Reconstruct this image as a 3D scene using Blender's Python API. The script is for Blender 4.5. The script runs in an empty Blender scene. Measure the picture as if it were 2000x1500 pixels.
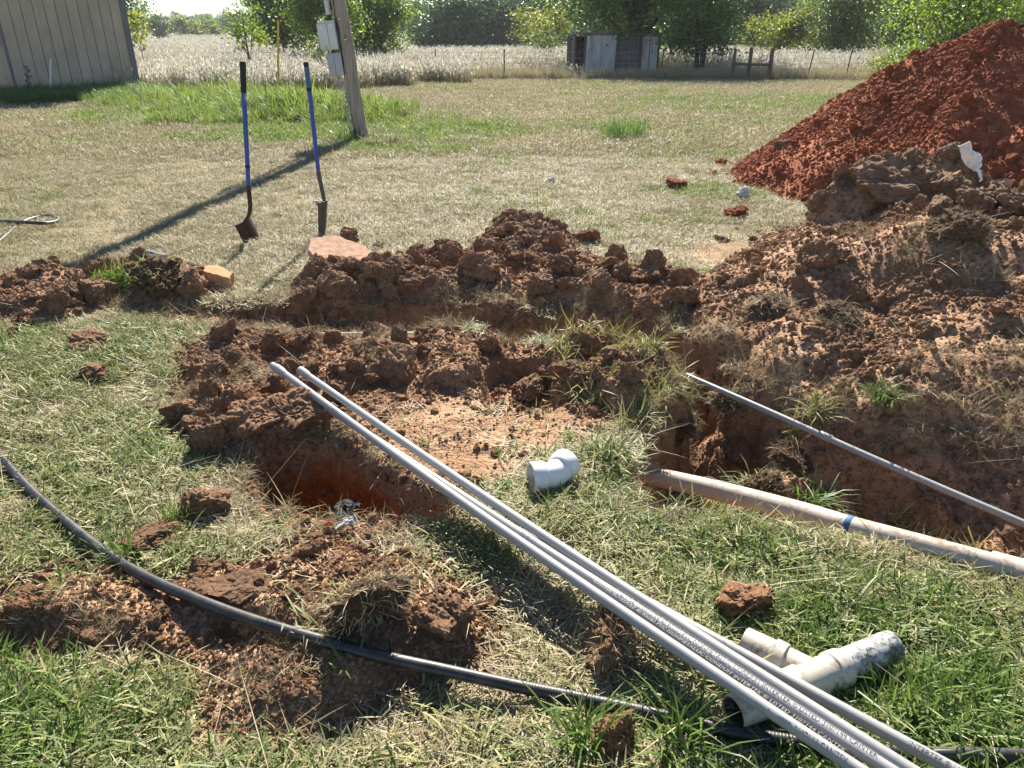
import bpy, bmesh, math, random
import numpy as np
from mathutils import Vector, Matrix, Euler

# ------------------------------------------------------------------ camera, sky, sun, exposure
SC = bpy.context.scene
COL = SC.collection
CAM_H, PITCH, FPX = 1.6, math.radians(24.8), 1450.0
cam_d = bpy.data.cameras.new("camera")
cam_d.sensor_width = 36.0
cam_d.lens = 36.0 * FPX / 2000.0
cam_d.clip_start, cam_d.clip_end = 0.05, 3000.0
cam = bpy.data.objects.new("camera", cam_d)
cam.location = (0, 0, CAM_H)
cam.rotation_euler = (math.pi / 2 - PITCH, 0, 0)
COL.objects.link(cam)
SC.camera = cam

SUN_EL, SUN_AZ = math.radians(38), math.atan2(0.015, 1.0)      # azimuth measured from +Y towards +X
world = bpy.data.worlds.new("World")
SC.world = world
world.use_nodes = True
wn = world.node_tree.nodes
wl = world.node_tree.links
wn.clear()
w_out = wn.new("ShaderNodeOutputWorld")
w_bg = wn.new("ShaderNodeBackground")
w_sky = wn.new("ShaderNodeTexSky")
w_sky.sky_type = 'NISHITA'
w_sky.sun_disc = False
w_sky.sun_elevation = SUN_EL
w_sky.sun_rotation = SUN_AZ
w_sky.altitude = 300
w_sky.air_density = 0.9
w_sky.dust_density = 0.05
w_sky.ozone_density = 2.0
w_bg.inputs[1].default_value = 0.054
wl.new(w_sky.outputs[0], w_bg.inputs[0])
wl.new(w_bg.outputs[0], w_out.inputs[0])

sun_d = bpy.data.lights.new("sun", 'SUN')
sun_d.energy = 5.0
sun_d.angle = math.radians(0.53)
sun_d.color = (1.0, 0.915, 0.79)
sun = bpy.data.objects.new("sun", sun_d)
_sv = Vector((math.sin(SUN_AZ) * math.cos(SUN_EL), math.cos(SUN_AZ) * math.cos(SUN_EL), math.sin(SUN_EL)))
sun.rotation_euler = (-_sv).to_track_quat('-Z', 'Y').to_euler()
sun.location = (0, 0, 30)
COL.objects.link(sun)

SC.view_settings.view_transform = 'Standard'
SC.view_settings.look = 'None'
SC.view_settings.exposure = 1.5
SC.view_settings.gamma = 1.0
SC.cycles.max_bounces = 5
SC.cycles.diffuse_bounces = 2
SC.cycles.transmission_bounces = 2
SC.cycles.transparent_max_bounces = 4
SC.cycles.use_adaptive_sampling = True
SC.cycles.adaptive_threshold = 0.015

# ------------------------------------------------------------------ helpers: pixels of the photograph (2000 x 1500) to points
CP, SP = math.cos(PITCH), math.sin(PITCH)

def ray(px, py):
    u, v = (px - 1000.0) / FPX, (750.0 - py) / FPX
    return u, CP + v * SP, -SP + v * CP

def at(px, py, z=0.0):
    dx, dy, dz = ray(px, py)
    t = (z - CAM_H) / dz
    return Vector((dx * t, dy * t, z))

def atY(px, py, Y):
    dx, dy, dz = ray(px, py)
    t = Y / dy
    return Vector((dx * t, Y, CAM_H + dz * t))

def poly(pts, z=0.0):
    return np.array([at(a, b, z)[:2] for a, b in pts])

# ------------------------------------------------------------------ helpers: noise
def _hash(ix, iy, iz, seed):
    h = (ix.astype(np.int64) * 374761393 + iy.astype(np.int64) * 668265263 + iz.astype(np.int64) * 2147483647 + seed * 1274126177) & 0xFFFFFFFF
    h = ((h ^ (h >> 13)) * 1274126177) & 0xFFFFFFFF
    h = ((h ^ (h >> 16)) * 2246822519) & 0xFFFFFFFF
    return ((h ^ (h >> 15)) & 0xFFFFFF) / float(0xFFFFFF)

def vnoise(x, y, z=None, seed=0):
    x = np.asarray(x, float); y = np.asarray(y, float)
    z = np.zeros_like(x) if z is None else np.asarray(z, float)
    ix, iy, iz = np.floor(x), np.floor(y), np.floor(z)
    fx, fy, fz = x - ix, y - iy, z - iz
    fx = fx * fx * (3 - 2 * fx); fy = fy * fy * (3 - 2 * fy); fz = fz * fz * (3 - 2 * fz)
    r = 0
    for a in (0, 1):
        for b in (0, 1):
            for c in (0, 1):
                w = (fx if a else 1 - fx) * (fy if b else 1 - fy) * (fz if c else 1 - fz)
                r = r + w * _hash(ix + a, iy + b, iz + c, seed)
    return r * 2 - 1

def vnoise2(x, y, seed=0):
    ix, iy = np.floor(x), np.floor(y)
    fx, fy = x - ix, y - iy
    fx = fx * fx * (3 - 2 * fx); fy = fy * fy * (3 - 2 * fy)
    z0 = np.zeros_like(ix)
    return ((1 - fx) * (1 - fy) * _hash(ix, iy, z0, seed) + fx * (1 - fy) * _hash(ix + 1, iy, z0, seed)
            + (1 - fx) * fy * _hash(ix, iy + 1, z0, seed) + fx * fy * _hash(ix + 1, iy + 1, z0, seed)) * 2 - 1

def fbm2(x, y, f=1.0, o=4, seed=0, g=0.5):
    x = np.asarray(x, float); y = np.asarray(y, float)
    a, s = 1.0, 0
    for k in range(o):
        s = s + a * vnoise2(x * f + 17.3 * k, y * f - 9.1 * k, seed + k)
        f *= 2.03; a *= g
    return s

def fbm3(p, f=1.0, o=4, seed=0, g=0.5):
    a, s = 1.0, 0
    for k in range(o):
        s = s + a * vnoise(p[:, 0] * f + 7.1 * k, p[:, 1] * f, p[:, 2] * f, seed + k)
        f *= 2.03; a *= g
    return s

def lumps(x, y, cell, seed):
    """rounded stones packed side by side: 0 in the joints, up to 1 on top"""
    x = np.asarray(x, float) / cell; y = np.asarray(y, float) / cell
    x, y = x + 0.35 * vnoise2(x * 1.7, y * 1.7, seed + 70) + 0.15 * vnoise2(x * 4.1, y * 4.1, seed + 71), y + 0.35 * vnoise2(x * 1.7 + 50, y * 1.7, seed + 72) + 0.15 * vnoise2(x * 4.1 + 50, y * 4.1, seed + 73)
    ix, iy = np.floor(x), np.floor(y)
    best = np.full_like(x, -1.0)
    z0 = np.zeros_like(ix)
    for a in (-1, 0, 1):
        for b in (-1, 0, 1):
            cx, cy = ix + a, iy + b
            jx = cx + _hash(cx, cy, z0, seed); jy = cy + _hash(cx, cy, z0 + 1, seed)
            r = 0.45 + 0.5 * _hash(cx, cy, z0 + 2, seed)
            d2 = ((x - jx) ** 2 + (y - jy) ** 2) / (r * r)
            best = np.maximum(best, np.sqrt(np.clip(1 - d2, 0, 1)) * r)
    return np.clip(best, 0, 1)

def sstep(a, b, x):
    t = np.clip((x - a) / (b - a), 0, 1)
    return t * t * (3 - 2 * t)

def sd_poly(x, y, pg):
    """signed distance to a closed polygon, positive inside"""
    x = np.asarray(x, float); y = np.asarray(y, float)
    d2 = np.full(x.shape, 1e18); ins = np.zeros(x.shape, bool)
    n = len(pg)
    for i in range(n):
        ax, ay = pg[i]; bx, by = pg[(i + 1) % n]
        ex, ey = bx - ax, by - ay
        wx, wy = x - ax, y - ay
        t = np.clip((wx * ex + wy * ey) / (ex * ex + ey * ey + 1e-12), 0, 1)
        qx, qy = wx - t * ex, wy - t * ey
        d2 = np.minimum(d2, qx * qx + qy * qy)
        c = ((ay <= y) & (by > y)) | ((by <= y) & (ay > y))
        with np.errstate(divide='ignore', invalid='ignore'):
            xi = ax + (y - ay) / (by - ay if by != ay else 1e-9) * ex
        ins ^= c & (x < xi)
    d = np.sqrt(d2)
    return np.where(ins, d, -d)

def sd_line(x, y, pl):
    d2 = np.full(np.shape(x), 1e18)
    for i in range(len(pl) - 1):
        ax, ay = pl[i]; ex, ey = pl[i + 1][0] - ax, pl[i + 1][1] - ay
        wx, wy = x - ax, y - ay
        t = np.clip((wx * ex + wy * ey) / (ex * ex + ey * ey + 1e-12), 0, 1)
        d2 = np.minimum(d2, (wx - t * ex) ** 2 + (wy - t * ey) ** 2)
    return np.sqrt(d2)

# ------------------------------------------------------------------ helpers: objects and meshes
def link(o, parent=None):
    COL.objects.link(o)
    if parent is not None:
        o.parent = parent
    return o

def tag(o, label=None, cat=None, group=None, kind=None):
    if label: o["label"] = label
    if cat: o["category"] = cat
    if group: o["group"] = group
    if kind: o["kind"] = kind
    return o

def empty(name, loc=(0, 0, 0), rz=0.0):
    o = bpy.data.objects.new(name, None)
    o.location = loc
    o.rotation_euler = (0, 0, rz)
    o.empty_display_size = 0.1
    return link(o)

def mesh_np(name, v, f, smooth=True, attrs=None, mats=None, midx=None):
    v = np.asarray(v, np.float32); f = np.asarray(f, np.int32)
    me = bpy.data.meshes.new(name)
    k = f.shape[1]
    me.vertices.add(len(v)); me.vertices.foreach_set("co", v.ravel())
    me.loops.add(f.size); me.loops.foreach_set("vertex_index", f.ravel())
    me.polygons.add(len(f))
    me.polygons.foreach_set("loop_start", np.arange(0, f.size, k, dtype=np.int32))
    me.polygons.foreach_set("loop_total", np.full(len(f), k, np.int32))
    me.polygons.foreach_set("use_smooth", np.full(len(f), smooth, bool))
    for m in (mats or []): me.materials.append(m)
    if midx is not None: me.polygons.foreach_set("material_index", np.asarray(midx, np.int32))
    for an, av in (attrs or {}).items():
        a = me.attributes.new(an, 'FLOAT', 'POINT')
        a.data.foreach_set("value", np.asarray(av, np.float32))
    me.update(calc_edges=True)
    me.validate()
    return me

def obj(name, me, parent=None, loc=None):
    o = bpy.data.objects.new(name, me)
    if loc is not None: o.location = loc
    return link(o, parent)

class MB:
    """collects simple shapes; build() links them as one mesh object"""
    def __init__(s): s.v, s.f = [], []
    def add(s, v, f):
        n = len(s.v); s.v += [tuple(p) for p in v]; s.f += [tuple(i + n for i in q) for q in f]; return s
    def box(s, c, h, M=None):
        P = [Vector((sx * h[0], sy * h[1], sz * h[2])) for sz in (-1, 1) for sy in (-1, 1) for sx in (-1, 1)]
        P = [(M @ p if M else p) + Vector(c) for p in P]
        return s.add(P, [(0, 2, 3, 1), (4, 5, 7, 6), (0, 1, 5, 4), (2, 6, 7, 3), (0, 4, 6, 2), (1, 3, 7, 5)])
    def hexa(s, P):
        return s.add(P, [(0, 3, 2, 1), (4, 5, 6, 7), (0, 1, 5, 4), (1, 2, 6, 5), (2, 3, 7, 6), (3, 0, 4, 7)])
    def tube(s, pts, rad, n=12, cap=True, wob=0, seed=0):
        pts = [Vector(p) for p in pts]
        if not hasattr(rad, '__len__'): rad = [rad] * len(pts)
        V, F = [], []
        up = None
        rnd = random.Random(seed)
        for i, p in enumerate(pts):
            d = (pts[min(i + 1, len(pts) - 1)] - pts[max(i - 1, 0)]).normalized()
            if up is None:
                up = d.orthogonal().normalized()
            up = (up - d * up.dot(d)).normalized()
            w = d.cross(up)
            for k in range(n):
                a = 2 * math.pi * k / n
                r = rad[i] * (1 + (rnd.uniform(-wob, wob) if wob else 0))
                V.append(p + (up * math.cos(a) + w * math.sin(a)) * r)
        for i in range(len(pts) - 1):
            for k in range(n):
                k2 = (k + 1) % n
                F.append((i * n + k, i * n + k2, (i + 1) * n + k2, (i + 1) * n + k))
        if cap:
            F.append(tuple(reversed(range(n)))); F.append(tuple(range((len(pts) - 1) * n, len(pts) * n)))
        return s.add(V, F)
    def hollow(s, p0, p1, prof, n=32):
        """revolve prof = [(t metres along, radius)...] about p0->p1"""
        p0, p1 = Vector(p0), Vector(p1)
        d = (p1 - p0).normalized(); up = d.orthogonal().normalized(); w = d.cross(up)
        V, F = [], []
        for t, r in prof:
            for k in range(n):
                a = 2 * math.pi * k / n
                V.append(p0 + d * t + (up * math.cos(a) + w * math.sin(a)) * r)
        for i in range(len(prof) - 1):
            for k in range(n):
                k2 = (k + 1) % n
                F.append((i * n + k, i * n + k2, (i + 1) * n + k2, (i + 1) * n + k))
        return s.add(V, F)
    def mesh(s, name, mat, smooth=False, origin=None, auto=None):
        me = bpy.data.meshes.new(name)
        V = s.v if origin is None else [(p[0] - origin[0], p[1] - origin[1], p[2] - origin[2]) for p in s.v]
        me.from_pydata(V, [], s.f)
        if mat is not None: me.materials.append(mat)
        if smooth:
            me.polygons.foreach_set("use_smooth", [True] * len(me.polygons))
            if auto: me.set_sharp_from_angle(angle=math.radians(auto))
        me.update()
        return me
    def build(s, name, mat, parent=None, smooth=False, auto=40, loc=None):
        org = loc if loc is not None else (parent.location if parent is not None and parent.parent is None else None)
        o = bpy.data.objects.new(name, s.mesh(name, mat, smooth, org, auto))
        if loc is not None and parent is None: o.location = loc
        return link(o, parent)

def spline(pts, n=10):
    P = [Vector(p) for p in pts]
    P = [P[0] * 2 - P[1]] + P + [P[-1] * 2 - P[-2]]
    out = []
    for i in range(1, len(P) - 2):
        for k in range(n):
            t = k / n
            a, b, c, d = P[i - 1], P[i], P[i + 1], P[i + 2]
            out.append(0.5 * ((2 * b) + (c - a) * t + (2 * a - 5 * b + 4 * c - d) * t * t + (3 * b - a - 3 * c + d) * t ** 3))
    out.append(P[-2])
    return out

# ------------------------------------------------------------------ materials
class NT:
    def __init__(s, name):
        s.m = bpy.data.materials.new(name); s.m.use_nodes = True
        s.t = s.m.node_tree; s.n = s.t.nodes; s.n.clear()
        s.out = s.n.new("ShaderNodeOutputMaterial")
    def new(s, t, **kw):
        o = s.n.new(t)
        for k, v in kw.items():
            if k.startswith("i_"): o.inputs[k[2:].replace("_", " ")].default_value = v
            elif k.startswith("n_"): o.inputs[int(k[2:])].default_value = v
            else: setattr(o, k, v)
        return o
    def l(s, a, b): s.t.links.new(a, b)
    def noise(s, vec, scale, detail=4, rough=0.6, dist=0.0):
        o = s.new("ShaderNodeTexNoise", i_Scale=scale, i_Detail=detail, i_Roughness=rough, i_Distortion=dist)
        if vec is not None: s.l(vec, o.inputs["Vector"])
        return o.outputs["Fac"]
    def ramp(s, fac, stops, interp='LINEAR'):
        o = s.new("ShaderNodeValToRGB"); cr = o.color_ramp; cr.interpolation = interp
        while len(cr.elements) < len(stops): cr.elements.new(0.5)
        for e, (p, c) in zip(cr.elements, stops):
            e.position = p; e.color = (*c, 1) if len(c) == 3 else c
        s.l(fac, o.inputs[0]); return o.outputs[0]
    def mix(s, fac, a, b, mode='MIX'):
        o = s.new("ShaderNodeMix", data_type='RGBA', blend_type=mode)
        for inp, val in ((o.inputs[0], fac), (o.inputs[6], a), (o.inputs[7], b)):
            if isinstance(val, (int, float)): inp.default_value = val
            elif isinstance(val, tuple): inp.default_value = (*val, 1)
            else: s.l(val, inp)
        return o.outputs[2]
    def math(s, op, a, b=None, clamp=False):
        o = s.new("ShaderNodeMath", operation=op, use_clamp=clamp)
        for inp, val in ((o.inputs[0], a), (o.inputs[1], b)):
            if val is None: continue
            if isinstance(val, (int, float)): inp.default_value = val
            else: s.l(val, inp)
        return o.outputs[0]
    def mapr(s, v, a, b, c=0.0, d=1.0):
        o = s.new("ShaderNodeMapRange"); s.l(v, o.inputs[0])
        for i, x in enumerate((a, b, c, d)): o.inputs[i + 1].default_value = x
        return o.outputs[0]
    def bump(s, h, strength=0.5, dist=0.01, normal=None):
        o = s.new("ShaderNodeBump", i_Strength=strength, i_Distance=dist); s.l(h, o.inputs["Height"])
        if normal is not None: s.l(normal, o.inputs["Normal"])
        return o.outputs[0]
    def bsdf(s, col, rough=0.8, normal=None, spec=0.3, metal=0.0):
        o = s.new("ShaderNodeBsdfPrincipled"); o.inputs["Metallic"].default_value = metal
        o.inputs["Specular IOR Level"].default_value = spec
        if isinstance(col, tuple): o.inputs["Base Color"].default_value = (*col, 1)
        else: s.l(col, o.inputs["Base Color"])
        if isinstance(rough, (int, float)): o.inputs["Roughness"].default_value = rough
        else: s.l(rough, o.inputs["Roughness"])
        if normal is not None: s.l(normal, o.inputs["Normal"])
        return o.outputs[0]
    def done(s, sh): s.l(sh, s.out.inputs[0]); return s.m
    def coord(s, which="Object"): return s.new("ShaderNodeTexCoord").outputs[which]
    def pos(s): return s.new("ShaderNodeNewGeometry").outputs["Position"]
    def rnd(s): return s.new("ShaderNodeObjectInfo").outputs["Random"]
    def attr(s, name, typ='GEOMETRY'):
        o = s.new("ShaderNodeAttribute", attribute_name=name, attribute_type=typ); return o.outputs["Fac"]

def soil_nodes(t, p, cols, scale=1.0):
    """brown soil: broad patches, crumb grain and pale dry dust"""
    a = t.noise(p, 2.2 * scale, 5, 0.65)
    b = t.noise(p, 14 * scale, 5, 0.7)
    base = t.ramp(t.math('ADD', t.math('MULTIPLY', a, 0.65), t.math('MULTIPLY', b, 0.35)), [(0.33, cols[0]), (0.5, cols[1]), (0.66, cols[2])])
    g = t.noise(p, 90 * scale, 3, 0.7)
    base = t.mix(1.0, base, t.ramp(t.noise(p, 0.7 * scale, 3, 0.6), [(0.3, (0.72, 0.70, 0.70)), (0.5, (1, 1, 1)), (0.7, (1.16, 1.17, 1.18))]), 'MULTIPLY')
    base = t.mix(t.mapr(g, 0.35, 0.7, 0.55, 1.0), (0.0, 0.0, 0.0), base) if False else t.mix(1.0, base, t.ramp(g, [(0.3, (0.62, 0.6, 0.58)), (0.55, (1, 1, 1)), (0.75, (1.25, 1.22, 1.18))]), 'MULTIPLY')
    return base, a, b, g

BROWN = [(0.19, 0.108, 0.064), (0.375, 0.226, 0.138), (0.53, 0.35, 0.225)]
TAN = [(0.26, 0.145, 0.08), (0.44, 0.268, 0.16), (0.58, 0.39, 0.25)]
RED = [(0.20, 0.062, 0.032), (0.35, 0.118, 0.060), (0.47, 0.20, 0.115)]
GREYB = [(0.17, 0.112, 0.073), (0.31, 0.208, 0.138), (0.44, 0.31, 0.215)]
ORANGE = [(0.26, 0.13, 0.07), (0.44, 0.24, 0.135), (0.56, 0.35, 0.21)]

def soil_material(name, cols, instanced=True, scale=1.0):
    t = NT(name)
    if instanced:
        mp = t.new("ShaderNodeVectorMath", operation='ADD')
        t.l(t.coord(), mp.inputs[0])
        sc = t.new("ShaderNodeVectorMath", operation='SCALE'); sc.inputs[0].default_value = (31.0, 17.0, 23.0)
        t.l(t.rnd(), sc.inputs["Scale"]); t.l(sc.outputs[0], mp.inputs[1])
        p = mp.outputs[0]
    else:
        p = t.pos()
    base, a, b, g = soil_nodes(t, p, cols, scale)
    if instanced:
        base = t.mix(1.0, base, t.ramp(t.rnd(), [(0.0, (0.84, 0.82, 0.80)), (0.5, (1, 1, 1)), (1.0, (1.12, 1.10, 1.07))]), 'MULTIPLY')
    vo = t.new("ShaderNodeTexVoronoi", i_Scale=55 * scale); t.l(p, vo.inputs["Vector"])
    n = t.bump(t.math('ADD', t.math('ADD', b, t.math('MULTIPLY', g, 0.5)), t.math('MULTIPLY', vo.outputs["Distance"], -0.4)), 0.9, 0.022 / scale)
    return t.done(t.bsdf(base, 0.95, n, 0.12))

M = {}
M['brown'] = soil_material("brown_soil_clod", BROWN, True, 3.0)
M['red'] = soil_material("red_soil_clod", RED, True, 3.0)
M['grey'] = soil_material("grey_brown_soil_clod", GREYB, True, 3.0)
M['orange'] = soil_material("orange_soil_clod", ORANGE, True, 3.0)
M['brown_heap'] = soil_material("brown_spoil", BROWN, False)
M['red_heap'] = soil_material("red_spoil", RED, False)
M['tan'] = soil_material("tan_soil_clod", TAN, True, 3.0)
M['tan_heap'] = soil_material("tan_spoil", TAN, False)
M['grey_heap'] = soil_material("grey_brown_spoil", GREYB, False)
M['dark_sod'] = soil_material("dark_root_soil", [(0.08, 0.052, 0.034), (0.17, 0.11, 0.07), (0.29, 0.20, 0.13)], True, 3.0)

def grass_material(name, stops, trans=0.35, rough=0.5, spec=0.35, jitter=0.25, glow=(1.2, 1.25, 0.85)):
    t = NT(name)
    f = t.math('ADD', t.math('MULTIPLY', t.attr("tint"), 1 - jitter), t.math('MULTIPLY', t.rnd(), jitter))
    c = t.ramp(f, stops)
    pr = t.bsdf(c, rough, None, spec)
    tr = t.new("ShaderNodeBsdfTranslucent"); t.l(t.mix(1.0, c, glow, 'MULTIPLY'), tr.inputs[0])
    mx = t.new("ShaderNodeMixShader", n_0=trans); t.l(pr, mx.inputs[1]); t.l(tr.outputs[0], mx.inputs[2])
    return t.done(mx.outputs[0])

M['g_green'] = grass_material("green_grass", [(0.0, (0.055, 0.105, 0.022)), (0.45, (0.115, 0.19, 0.042)), (0.75, (0.19, 0.27, 0.075)), (1.0, (0.35, 0.36, 0.16))], 0.38, 0.45, 0.25)
M['g_clip'] = grass_material("cut_grass", [(0.0, (0.10, 0.145, 0.05)), (0.4, (0.19, 0.225, 0.09)), (0.7, (0.33, 0.31, 0.14)), (1.0, (0.45, 0.38, 0.20))], 0.28, 0.5, 0.25)
M['g_straw'] = grass_material("straw_grass", [(0.0, (0.22, 0.17, 0.095)), (0.5, (0.39, 0.33, 0.20)), (1.0, (0.54, 0.48, 0.33))], 0.2, 0.6, 0.3, 0.25, (1.05, 1.02, 0.95))
M['g_lawn'] = grass_material("dry_lawn_grass", [(0.0, (0.165, 0.18, 0.085)), (0.3, (0.27, 0.255, 0.145)), (0.6, (0.385, 0.345, 0.22)), (1.0, (0.51, 0.46, 0.32))], 0.25, 0.6, 0.3, 0.25, (1.05, 1.02, 0.9))
M['g_fresh'] = grass_material("fresh_green_weed", [(0.0, (0.09, 0.15, 0.035)), (0.5, (0.17, 0.235, 0.06)), (1.0, (0.31, 0.36, 0.12))], 0.42, 0.5, 0.25)
M['g_tall'] = grass_material("tall_shed_grass", [(0.0, (0.05, 0.11, 0.03)), (0.5, (0.10, 0.19, 0.05)), (1.0, (0.22, 0.27, 0.10))], 0.4, 0.4, 0.45)
M['g_meadow'] = grass_material("meadow_grass", [(0.0, (0.19, 0.19, 0.10)), (0.4, (0.33, 0.295, 0.18)), (1.0, (0.48, 0.43, 0.30))], 0.3, 0.7, 0.2, 0.25, (1.0, 0.98, 0.95))
M['g_seed'] = grass_material("white_seed_head", [(0.0, (0.50, 0.48, 0.40)), (1.0, (0.76, 0.74, 0.66))], 0.5, 0.8, 0.1, 0.25, (1, 1, 1))

def plain(name, col, rough=0.5, spec=0.4, metal=0.0, var=0.0, nscale=20, bumpd=0.0, dirt=None, stretch=None):
    t = NT(name)
    p = t.coord()
    if stretch:
        mp = t.new("ShaderNodeMapping"); mp.inputs["Scale"].default_value = stretch; t.l(p, mp.inputs[0]); p = mp.outputs[0]
    c = col
    if var or dirt:
        n = t.noise(p, nscale, 5, 0.65)
        c = t.mix(t.mapr(n, 0.3, 0.7), tuple(x * (1 - var) for x in col), tuple(min(1, x * (1 + var)) for x in col))
        if dirt:
            d2 = t.noise(p, nscale * 0.35, 6, 0.7)
            c = t.mix(t.mapr(d2, dirt[1], dirt[2]), c, dirt[0])
    nn = None
    if bumpd:
        nn = t.bump(t.noise(p, nscale * 2, 4, 0.6), 0.5, bumpd)
    return t.done(t.bsdf(c, rough, nn, spec, metal))

# ------------------------------------------------------------------ the ground: one sheet with the trench, the hole and the small pit dug into it
TRENCH = poly([(235, 603), (330, 597), (430, 592), (555, 585), (700, 588), (900, 592), (1100, 602), (1300, 632), (1390, 675), (1460, 722), (1600, 785), (1780, 826), (2050, 852), (2500, 890),
               (2500, 1270), (2050, 1150), (1900, 1108), (1650, 1060), (1490, 1040), (1340, 1012), (1248, 1008), (1238, 900), (1242, 838), (1290, 800), (1335, 760), (1325, 715),
               (1240, 688), (1100, 668), (950, 660), (700, 658), (560, 652), (430, 640), (320, 633), (240, 622)])
FARWALL = poly([(235, 603), (555, 585), (700, 588), (900, 592), (1100, 602), (1300, 632), (1390, 675), (1460, 722), (1600, 785), (1780, 826), (2050, 852), (2500, 890)])
HOLE = poly([(486, 930), (492, 892), (520, 870), (640, 862), (720, 900), (800, 936), (870, 970), (905, 990), (860, 1006), (760, 1012), (690, 1016), (600, 1003), (520, 990)])
PIT = poly([(935, 775), (945, 720), (975, 700), (1080, 705), (1112, 785), (1085, 806), (955, 806)])
STEP = poly([(830, 760), (815, 690), (830, 655), (930, 650), (950, 690), (940, 740), (900, 770)])
BARE = poly([(350, 820), (345, 690), (430, 630), (560, 640), (900, 650), (1240, 680), (1345, 740), (1290, 810), (1235, 850), (1195, 850), (1160, 865), (1080, 868), (1020, 880), (1010, 915), (960, 950), (930, 990), (880, 1010), (700, 1030), (500, 1000), (470, 930), (400, 910), (330, 870)])

FILL = [(*at(1420, 850, -0.3)[:2], 0, 0.20, 0.24, 0.26), (*at(1540, 935, -0.2)[:2], 0, 0.24, 0.20, 0.36), (*at(1900, 1040, -0.15)[:2], 0, 0.45, 0.22, 0.22)]
def ground_h(x, y):
    x = np.asarray(x, float); y = np.asarray(y, float)
    z = 0.012 * fbm2(x, y, 1.3, 3, 3) * (y < 40) + 0.10 * fbm2(x, y, 0.06, 2, 5) * sstep(18, 40, y)
    z = z + 3.2 * sstep(60, 300, y) * sstep(25, -50, x) - 0.0 * y
    m = (np.abs(x) < 6) & (y < 8) & (y > 0.3)
    if m.any():
        xm, ym = x[m], y[m]
        zz = z[m] if z.shape == x.shape else np.broadcast_to(z, x.shape)[m]
        jit = 0.034 * fbm2(xm, ym, 6, 4, 11) + 0.016 * fbm2(xm, ym, 26, 3, 12)
        # trench
        d = sd_poly(xm, ym, TRENCH) + jit
        dep = np.interp(xm, [-3.0, -2.2, -1.5, -0.5, 0.6, 1.2, 2.6], [0.05, 0.08, 0.16, 0.24, 0.60, 0.60, 0.46])
        wide = np.interp(xm, [0.7, 1.0, 1.5, 2.2], [0.05, 0.10, 0.42, 0.62])
        dfar = sd_line(xm, ym, FARWALL) + jit
        wall = sstep(0, 0.07, d) * np.minimum(sstep(0, 0.10, dfar), 1)
        near = sstep(0, 1, np.clip(d / np.maximum(wide, 0.07), 0, 1))
        t = np.where((xm > 0.75) & (ym < 3.6), wall * (0.10 + 0.90 * near), wall)
        zz = zz - t * dep + sstep(0.02, 0.15, d) * (0.05 * lumps(xm, ym, 0.13, 21) + 0.02 * lumps(xm, ym, 0.06, 22))
        # soil and sods fallen back into the deep end
        for (fx, fy, fz, rx, ry, hh) in FILL:
            zz = zz + sstep(0.0, 0.15, d) * hh * np.exp(-(((xm - fx) / rx) ** 2 + ((ym - fy) / ry) ** 2))
        # hole and pit
        dh = sd_poly(xm, ym, HOLE) + 0.6 * jit
        zz = zz - 0.44 * sstep(-0.005, 0.05, dh)
        dp = sd_poly(xm, ym, PIT) + 0.6 * jit
        zz = zz - 0.10 * sstep(0, 0.05, dp)
        ds = sd_poly(xm, ym, STEP) + jit
        zz = zz + 0.07 * sstep(0, 0.05, ds)
        # bare trampled soil between the trench and the hole
        db = sd_poly(xm, ym, BARE)
        zz = zz + sstep(0, 0.2, db) * sstep(0.05, -0.1, dh) * sstep(0.05, -0.05, dp) * sstep(0.03, -0.05, d) * (sstep(0.1, 0.6, fbm2(xm, ym, 3.1, 2, 34)) * (0.022 * lumps(xm, ym, 0.10, 31) + 0.012 * lumps(xm, ym, 0.045, 32)) + 0.014 * fbm2(xm, ym, 4, 4, 33))
        z = np.array(np.broadcast_to(z, x.shape)); z[m] = zz
    return z

# ------------------------------------------------------------------ spoil heaps: height above the ground as functions of x, y
def rough_soil(x, y, seed, a=1.0):
    m = 0.25 + 0.75 * sstep(-0.25, 0.45, fbm2(x, y, 1.9, 2, seed + 20))         # clods lie in drifts, fine dirt between them
    return a * (m * (0.06 * lumps(x, y, 0.23, seed) + 0.032 * lumps(x, y, 0.10, seed + 1) + 0.014 * lumps(x, y, 0.05, seed + 2)) + 0.035 * fbm2(x, y, 3.0, 5, seed + 3, 0.55))

def flat_heap(pg, height, slope, seed, a=1.0, edge=0.06):
    def h(x, y):
        d = sd_poly(x, y, pg) + edge * fbm2(x, y, 3.5, 3, seed + 9)
        up = height * (1 - np.exp(-slope * np.clip(d, 0, None) / height))
        up = up * (1 + 0.45 * fbm2(x, y, 1.6, 2, seed + 5))
        return np.where(d > 0, up + sstep(0.0, 0.12, d) * rough_soil(x, y, seed, a), np.clip(d * 0.6, -0.06, 0))
    return h

APEX = np.array([5.68, 9.55])
def red_h(x, y):
    r = np.hypot(x - APEX[0], (y - APEX[1]))
    r = r + 0.14 * fbm2(x, y, 0.9, 3, 40)
    h = 1.86 - 0.665 * np.sqrt(r * r + 0.04)
    n = 0.035 * lumps(x, y, 0.24, 42) + 0.028 * lumps(x, y, 0.11, 43) + 0.018 * lumps(x, y, 0.055, 44) + 0.06 * fbm2(x, y, 1.4, 4, 45)
    return np.where(h > 0, h + n * sstep(0, 0.3, h), np.clip(h * 0.6, -0.06, 0))

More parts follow.
